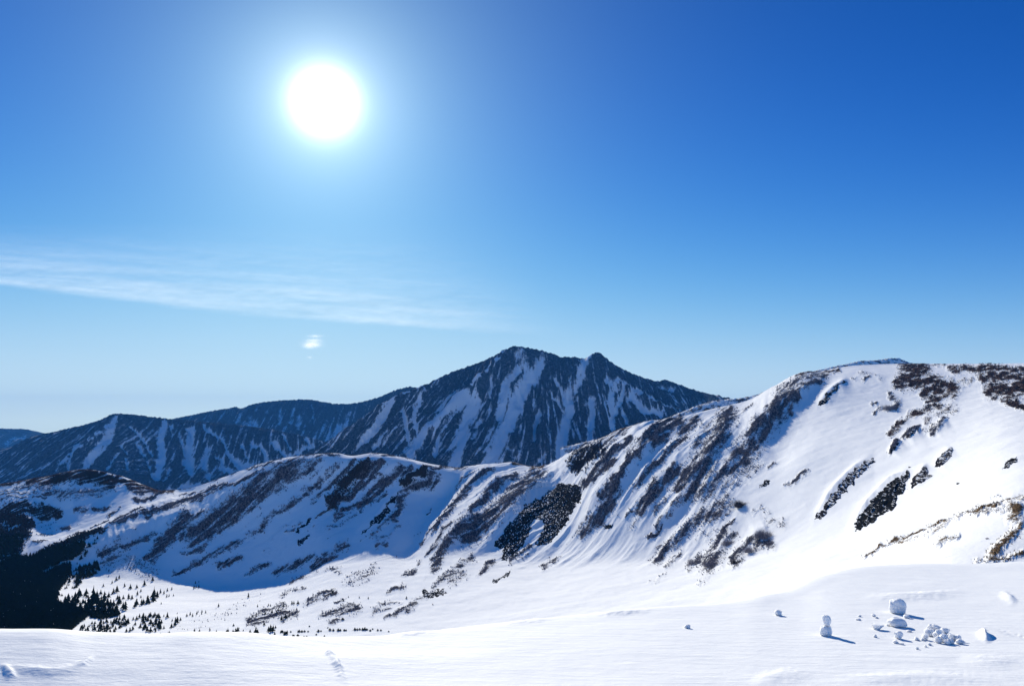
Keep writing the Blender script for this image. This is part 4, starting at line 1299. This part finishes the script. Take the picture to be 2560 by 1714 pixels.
# ------------------------------------------------------------------ snow clumps in the foreground
def lump_material():
    M = Mat('snow_lump', .55)
    tcn = M.node('ShaderNodeTexCoord').outputs['Object']
    n1 = M.noise(16, 4, tcn, .6); n2 = M.noise(90, 3, tcn)
    M.put(M.b.inputs['Base Color'], M.mix(n1, (.84, .85, .865), (.89, .89, .89)))
    M.b.inputs['Subsurface Weight'].default_value = .65
    M.b.inputs['Subsurface Radius'].default_value = (1.0, .97, .94)
    M.b.inputs['Subsurface Scale'].default_value = .05
    M.put(M.b.inputs['Normal'], M.bump(M.math('ADD', M.math('MULTIPLY', n1, .03), M.math('MULTIPLY', n2, .006)), 1.0, .7))
    return M.m
MAT_LUMP = lump_material()
import bmesh
def lump(name, label, cat, cx, base_y, w, h, seed, group=None, balls=None, flat=0.0, rough=.16, depth=.9, cuts=11, cut_at=(.55, .86)):
    """a chunk of snow w x h photograph pixels standing on the snowfield at pixel (cx, base_y)"""
    c = fhit(cx, base_y)[0]; m = c[1] / FPX * math.hypot(1, c[2] / c[1])
    balls = balls or [(0, .5, .5, .5)]
    bm = bmesh.new()
    r = np.random.default_rng(seed)
    for bx, bz, bw, bh in balls:                                # in units of w and h
        v0 = len(bm.verts)
        bmesh.ops.create_icosphere(bm, subdivisions=4, radius=1.0)
        bm.verts.ensure_lookup_table()
        vs = bm.verts[v0:]
        co = np.array([v.co[:] for v in vs])
        s0 = seed * 17 + v0
        n = fbm(co[:, 0] * 1.1 + co[:, 2] * .6 + s0, co[:, 1] * 1.1 - co[:, 2] * .7, 4, seed % 50)
        n2 = ridged(co[:, 0] * 2.2 + s0, co[:, 2] * 2.2 + co[:, 1], 3, seed % 50 + 3)
        for _ in range(cuts):
            d_ = r.normal(size=3); d_[2] = d_[2] * .8 + .1; d_ /= np.linalg.norm(d_)
            o_ = r.uniform(*cut_at)
            e_ = np.clip(co @ d_ - o_, 0, None)
            co = co - e_[:, None] * d_ * .9
        n3 = fbm(co[:, 0] * 6 + s0, co[:, 1] * 6 + co[:, 2] * 5, 3, seed % 50 + 5, .7)
        k = 1 + n * rough * 2.4 + (n2 - .4) * rough * .7 + n3 * rough * .55
        co = co * k[:, None]
        if flat:
            co[:, 2] = np.clip(co[:, 2], -1, flat)
        co[:, 2] = np.maximum(co[:, 2], -.70)
        dn_ = np.clip(-co[:, 2] / .70, 0, 1)                    # the underside spreads into the snow instead of tucking in
        rr0 = np.hypot(co[:, 0], co[:, 1]) + 1e-6
        if bz < .6:
            co[:, :2] *= (1 + dn_ * np.clip(.88 / np.maximum(rr0, .55) - 1, 0, .4))[:, None]
        co = co * np.array([bw * w * m, bw * w * m * depth, bh * h * m]) + np.array([bx * w * m, r.uniform(-.08, .08) * w * m, bz * h * m])
        for v, q in zip(vs, co):
            v.co = q
    me = bpy.data.meshes.new(name)
    bm.to_mesh(me); bm.free()
    me.polygons.foreach_set('use_smooth', np.ones(len(me.polygons), bool))
    me.materials.append(MAT_LUMP)
    o = link(name, me, label, cat, group, loc=(c[0], c[1] + .3 * w * m * depth, c[2] - .10 * h * m))
    return o
k4 = .3843
def z4(x, y):
    return 1660 + x * k4, 1440 + y * k4
def L4(name, label, cx, by, w, h, seed, **kw):
    x, y = z4(cx, by)
    kw['rough'] = kw.get('rough', .16) * 1.35
    return lump(name, label, 'snow clump', x, y, w * k4 * .93, h * k4 * .93, seed, **kw)
L4('snowball', 'largest round snowball, at the back of the clumps', 1538, 246, 116, 104, 5, rough=.10, cuts=7, cut_at=(.72, .92))
L4('snow_lump', 'small snow lump leaning on the foot of the largest snowball', 1585, 272, 44, 30, 6, flat=.5)
L4('snowball', 'wide rounded snowball in front of the largest one', 1535, 332, 120, 62, 7, rough=.10, cuts=7, cut_at=(.72, .92))
L4('snow_block', 'flat-topped snow block with a dark shadow under it', 1398, 348, 86, 46, 8, flat=.45, rough=.12)
L4('snow_stack', 'upright stack of two snow lumps like a small snowman', 1066, 388, 84, 146, 9, balls=[(-.05, .27, .46, .28), (.07, .72, .33, .28)], rough=.14, cuts=5, cut_at=(.7, .92))
L4('snow_lump', 'pointed snow lump in front of the wide snowball', 1536, 408, 60, 54, 10, rough=.14)
L4('snow_lump', 'solitary snow lump farthest to the left', 156, 338, 42, 28, 11, rough=.2)
L4('snow_lump', 'solitary cupped snow lump between the far left one and the stack', 752, 256, 56, 38, 12, rough=.2)
# a heap of broken chunks
for i, (cx, by, w, h, lab) in enumerate([
        (1770, 352, 66, 36, 'topmost snow chunk of the broken heap'), (1835, 376, 64, 40, 'upper right snow chunk of the broken heap'), (1745, 392, 60, 44, 'large snow chunk on the upper left of the heap'),
        (1705, 414, 40, 34, 'leftmost snow chunk of the broken heap'), (1800, 404, 60, 46, 'large snow chunk in the middle of the heap'), (1790, 434, 44, 44, 'snow chunk at the front left foot of the heap'),
        (1828, 430, 50, 50, 'tall snow chunk at the front of the heap'), (1862, 412, 40, 38, 'snow chunk behind the right foot of the heap'), (1884, 420, 44, 44, 'snow chunk on the right side of the heap'),
        (1914, 424, 50, 36, 'flat snow chunk near the right end of the heap'), (1930, 440, 48, 30, 'rightmost snow chunk of the broken heap'), (1850, 444, 44, 30, 'low snow chunk at the front edge of the heap'),
        (1870, 440, 36, 34, 'small snow chunk at the front right of the heap'), (1722, 376, 34, 24, 'smallest snow chunk high on the left of the heap')]):
    L4('snow_chunk', lab, cx, by, w * 1.15, h * 1.15, 30 + i, group='snow chunks of the broken heap', rough=.22)
for i, (cx, by, w, h, lab) in enumerate([
        (1268, 285, 30, 12, 'front flat crumb of snow midway between the stack and the largest snowball'), (1275, 262, 22, 12, 'rear flat crumb of snow midway between the stack and the largest snowball'),
        (1368, 262, 26, 20, 'knobbly snow crumb left of the largest snowball'), (1385, 272, 26, 10, 'flat snow sliver touching the knobbly crumb left of the largest snowball'),
        (1376, 396, 24, 20, 'small snow crumb below the flat-topped block'),
        (1513, 436, 36, 20, 'rounder of two snow crumbs below the pointed lump'), (1552, 444, 30, 12, 'flatter of two snow crumbs below the pointed lump'),
        (1650, 416, 40, 18, 'long low snow crumb off the left foot of the heap'), (1685, 418, 26, 16, 'short snow crumb touching the left foot of the heap'),
        (1650, 474, 22, 18, 'front-most snow crumb below the heap'), (1705, 460, 20, 14, 'snow crumb between the front-most one and the heap'), (1732, 448, 26, 16, 'snow crumb tucked under the left of the heap'),
        (1600, 362, 36, 14, 'flat crumb just right of the wide snowball'), (1460, 322, 26, 14, 'flat crumb beside the flat-topped block')]):
    L4('snow_crumb', lab, cx, by, w, h, 60 + i, group='snow crumbs around the clumps', rough=.24)

# ------------------------------------------------------------------ clouds
def cloud_material(name, a):
    m = bpy.data.materials.new(name); m.use_nodes = True
    t = m.node_tree; t.nodes.clear()
    at = t.nodes.new('ShaderNodeAttribute'); at.attribute_name = 'cover'
    tr = t.nodes.new('ShaderNodeBsdfTransparent')
    tl_ = t.nodes.new('ShaderNodeBsdfTranslucent'); tl_.inputs[0].default_value = (.95, .95, .95, 1)
    df = t.nodes.new('ShaderNodeBsdfDiffuse'); df.inputs[0].default_value = (.9, .9, .9, 1)
    ad = t.nodes.new('ShaderNodeMixShader'); ad.inputs[0].default_value = .25
    t.links.new(tl_.outputs[0], ad.inputs[1]); t.links.new(df.outputs[0], ad.inputs[2])
    mx = t.nodes.new('ShaderNodeMixShader')
    t.links.new(at.outputs['Fac'], mx.inputs[0]); t.links.new(tr.outputs[0], mx.inputs[1]); t.links.new(ad.outputs[0], mx.inputs[2])
    o = t.nodes.new('ShaderNodeOutputMaterial'); t.links.new(mx.outputs[0], o.inputs[0])
    return m
MAT_CLOUD = cloud_material('cloud', 1)
def cloud_sheet(name, label, x0, x1, y0, y1, nx, ny, z0, fn, layers=2, gap=60):
    root = None
    for L in range(layers):
        px, py = np.meshgrid(np.linspace(x0, x1, nx), np.linspace(y1, y0, ny))
        s, t = ray(px, py)
        Yc = z0 + gap * L + fbm(px / 140, py / 50, 3, 771 + L) * gap * .8
        a = np.clip(fn(px, py, L), 0, 1)
        at = np.repeat(a[..., None], 4, -1); at[..., 3] = 1
        o = grid_mesh(name if root is None else 'cloud_layer', s * Yc, Yc, t * Yc, MAT_CLOUD, at, parent=root)
        if root is None:
            root = tag(o, label, 'cloud')
    return root
def cirrus(px, py, L):
    edge = np.interp(px, [-200, 0, 300, 600, 900, 1300, 1500], [690, 714, 752, 786, 810, 838, 850])
    d = edge - py                                            # above the lower edge
    w = np.interp(px, [-200, 0, 400, 800, 1300, 1500], [60, 62, 75, 90, 60, 30])
    band = sstep(-4, 16, d + fbm(px / 160, py / 30, 3, 703 + L) * 10) * np.exp(-np.clip(d, 0, None) / w)
    u = px / 420 + py / 160; v = (py - px * .085) / 16
    st = fbm(u, v, 5, 701 + L * 13, .55) * .5 + .5
    st2 = fbm(px / 300, (py - px * .02) / 26, 4, 711 + L * 13) * .5 + .5
    veil = sstep(-5, 60, d) * np.exp(-np.clip(d - 60, 0, None) / 110) * st2 ** 2 * .22
    fade = sstep(1450, 950, px) * sstep(540, 640, py)
    return (band * (.12 + .62 * sstep(.25, .85, st)) + veil) * fade * .21
cloud_sheet('cirrus_cloud', 'long thin white cirrus streak slanting across the left sky', -250, 1550, 560, 870, 620, 200, 17000, cirrus, 3, 350)
def puff(px, py, L):
    q = 0
    for cx, cy, rx, ry, s_ in ((780, 861, 17, 6, 1.0), (784, 851, 16, 4, .6), (788, 840, 15, 3, .45), (772, 866, 9, 4, .5), (774, 893, 5, 2, .3)):
        q = q + s_ * np.exp(-(((px - cx) / rx) ** 2 + ((py - cy) / ry) ** 2))
    return q * (.6 + .6 * fbm(px / 9, py / 3, 3, 731 + L)) * .62
cloud_sheet('small_cloud', 'tiny white cloud puff below the cirrus streak', 740, 830, 825, 905, 90, 80, 16000, puff, 2, 60)
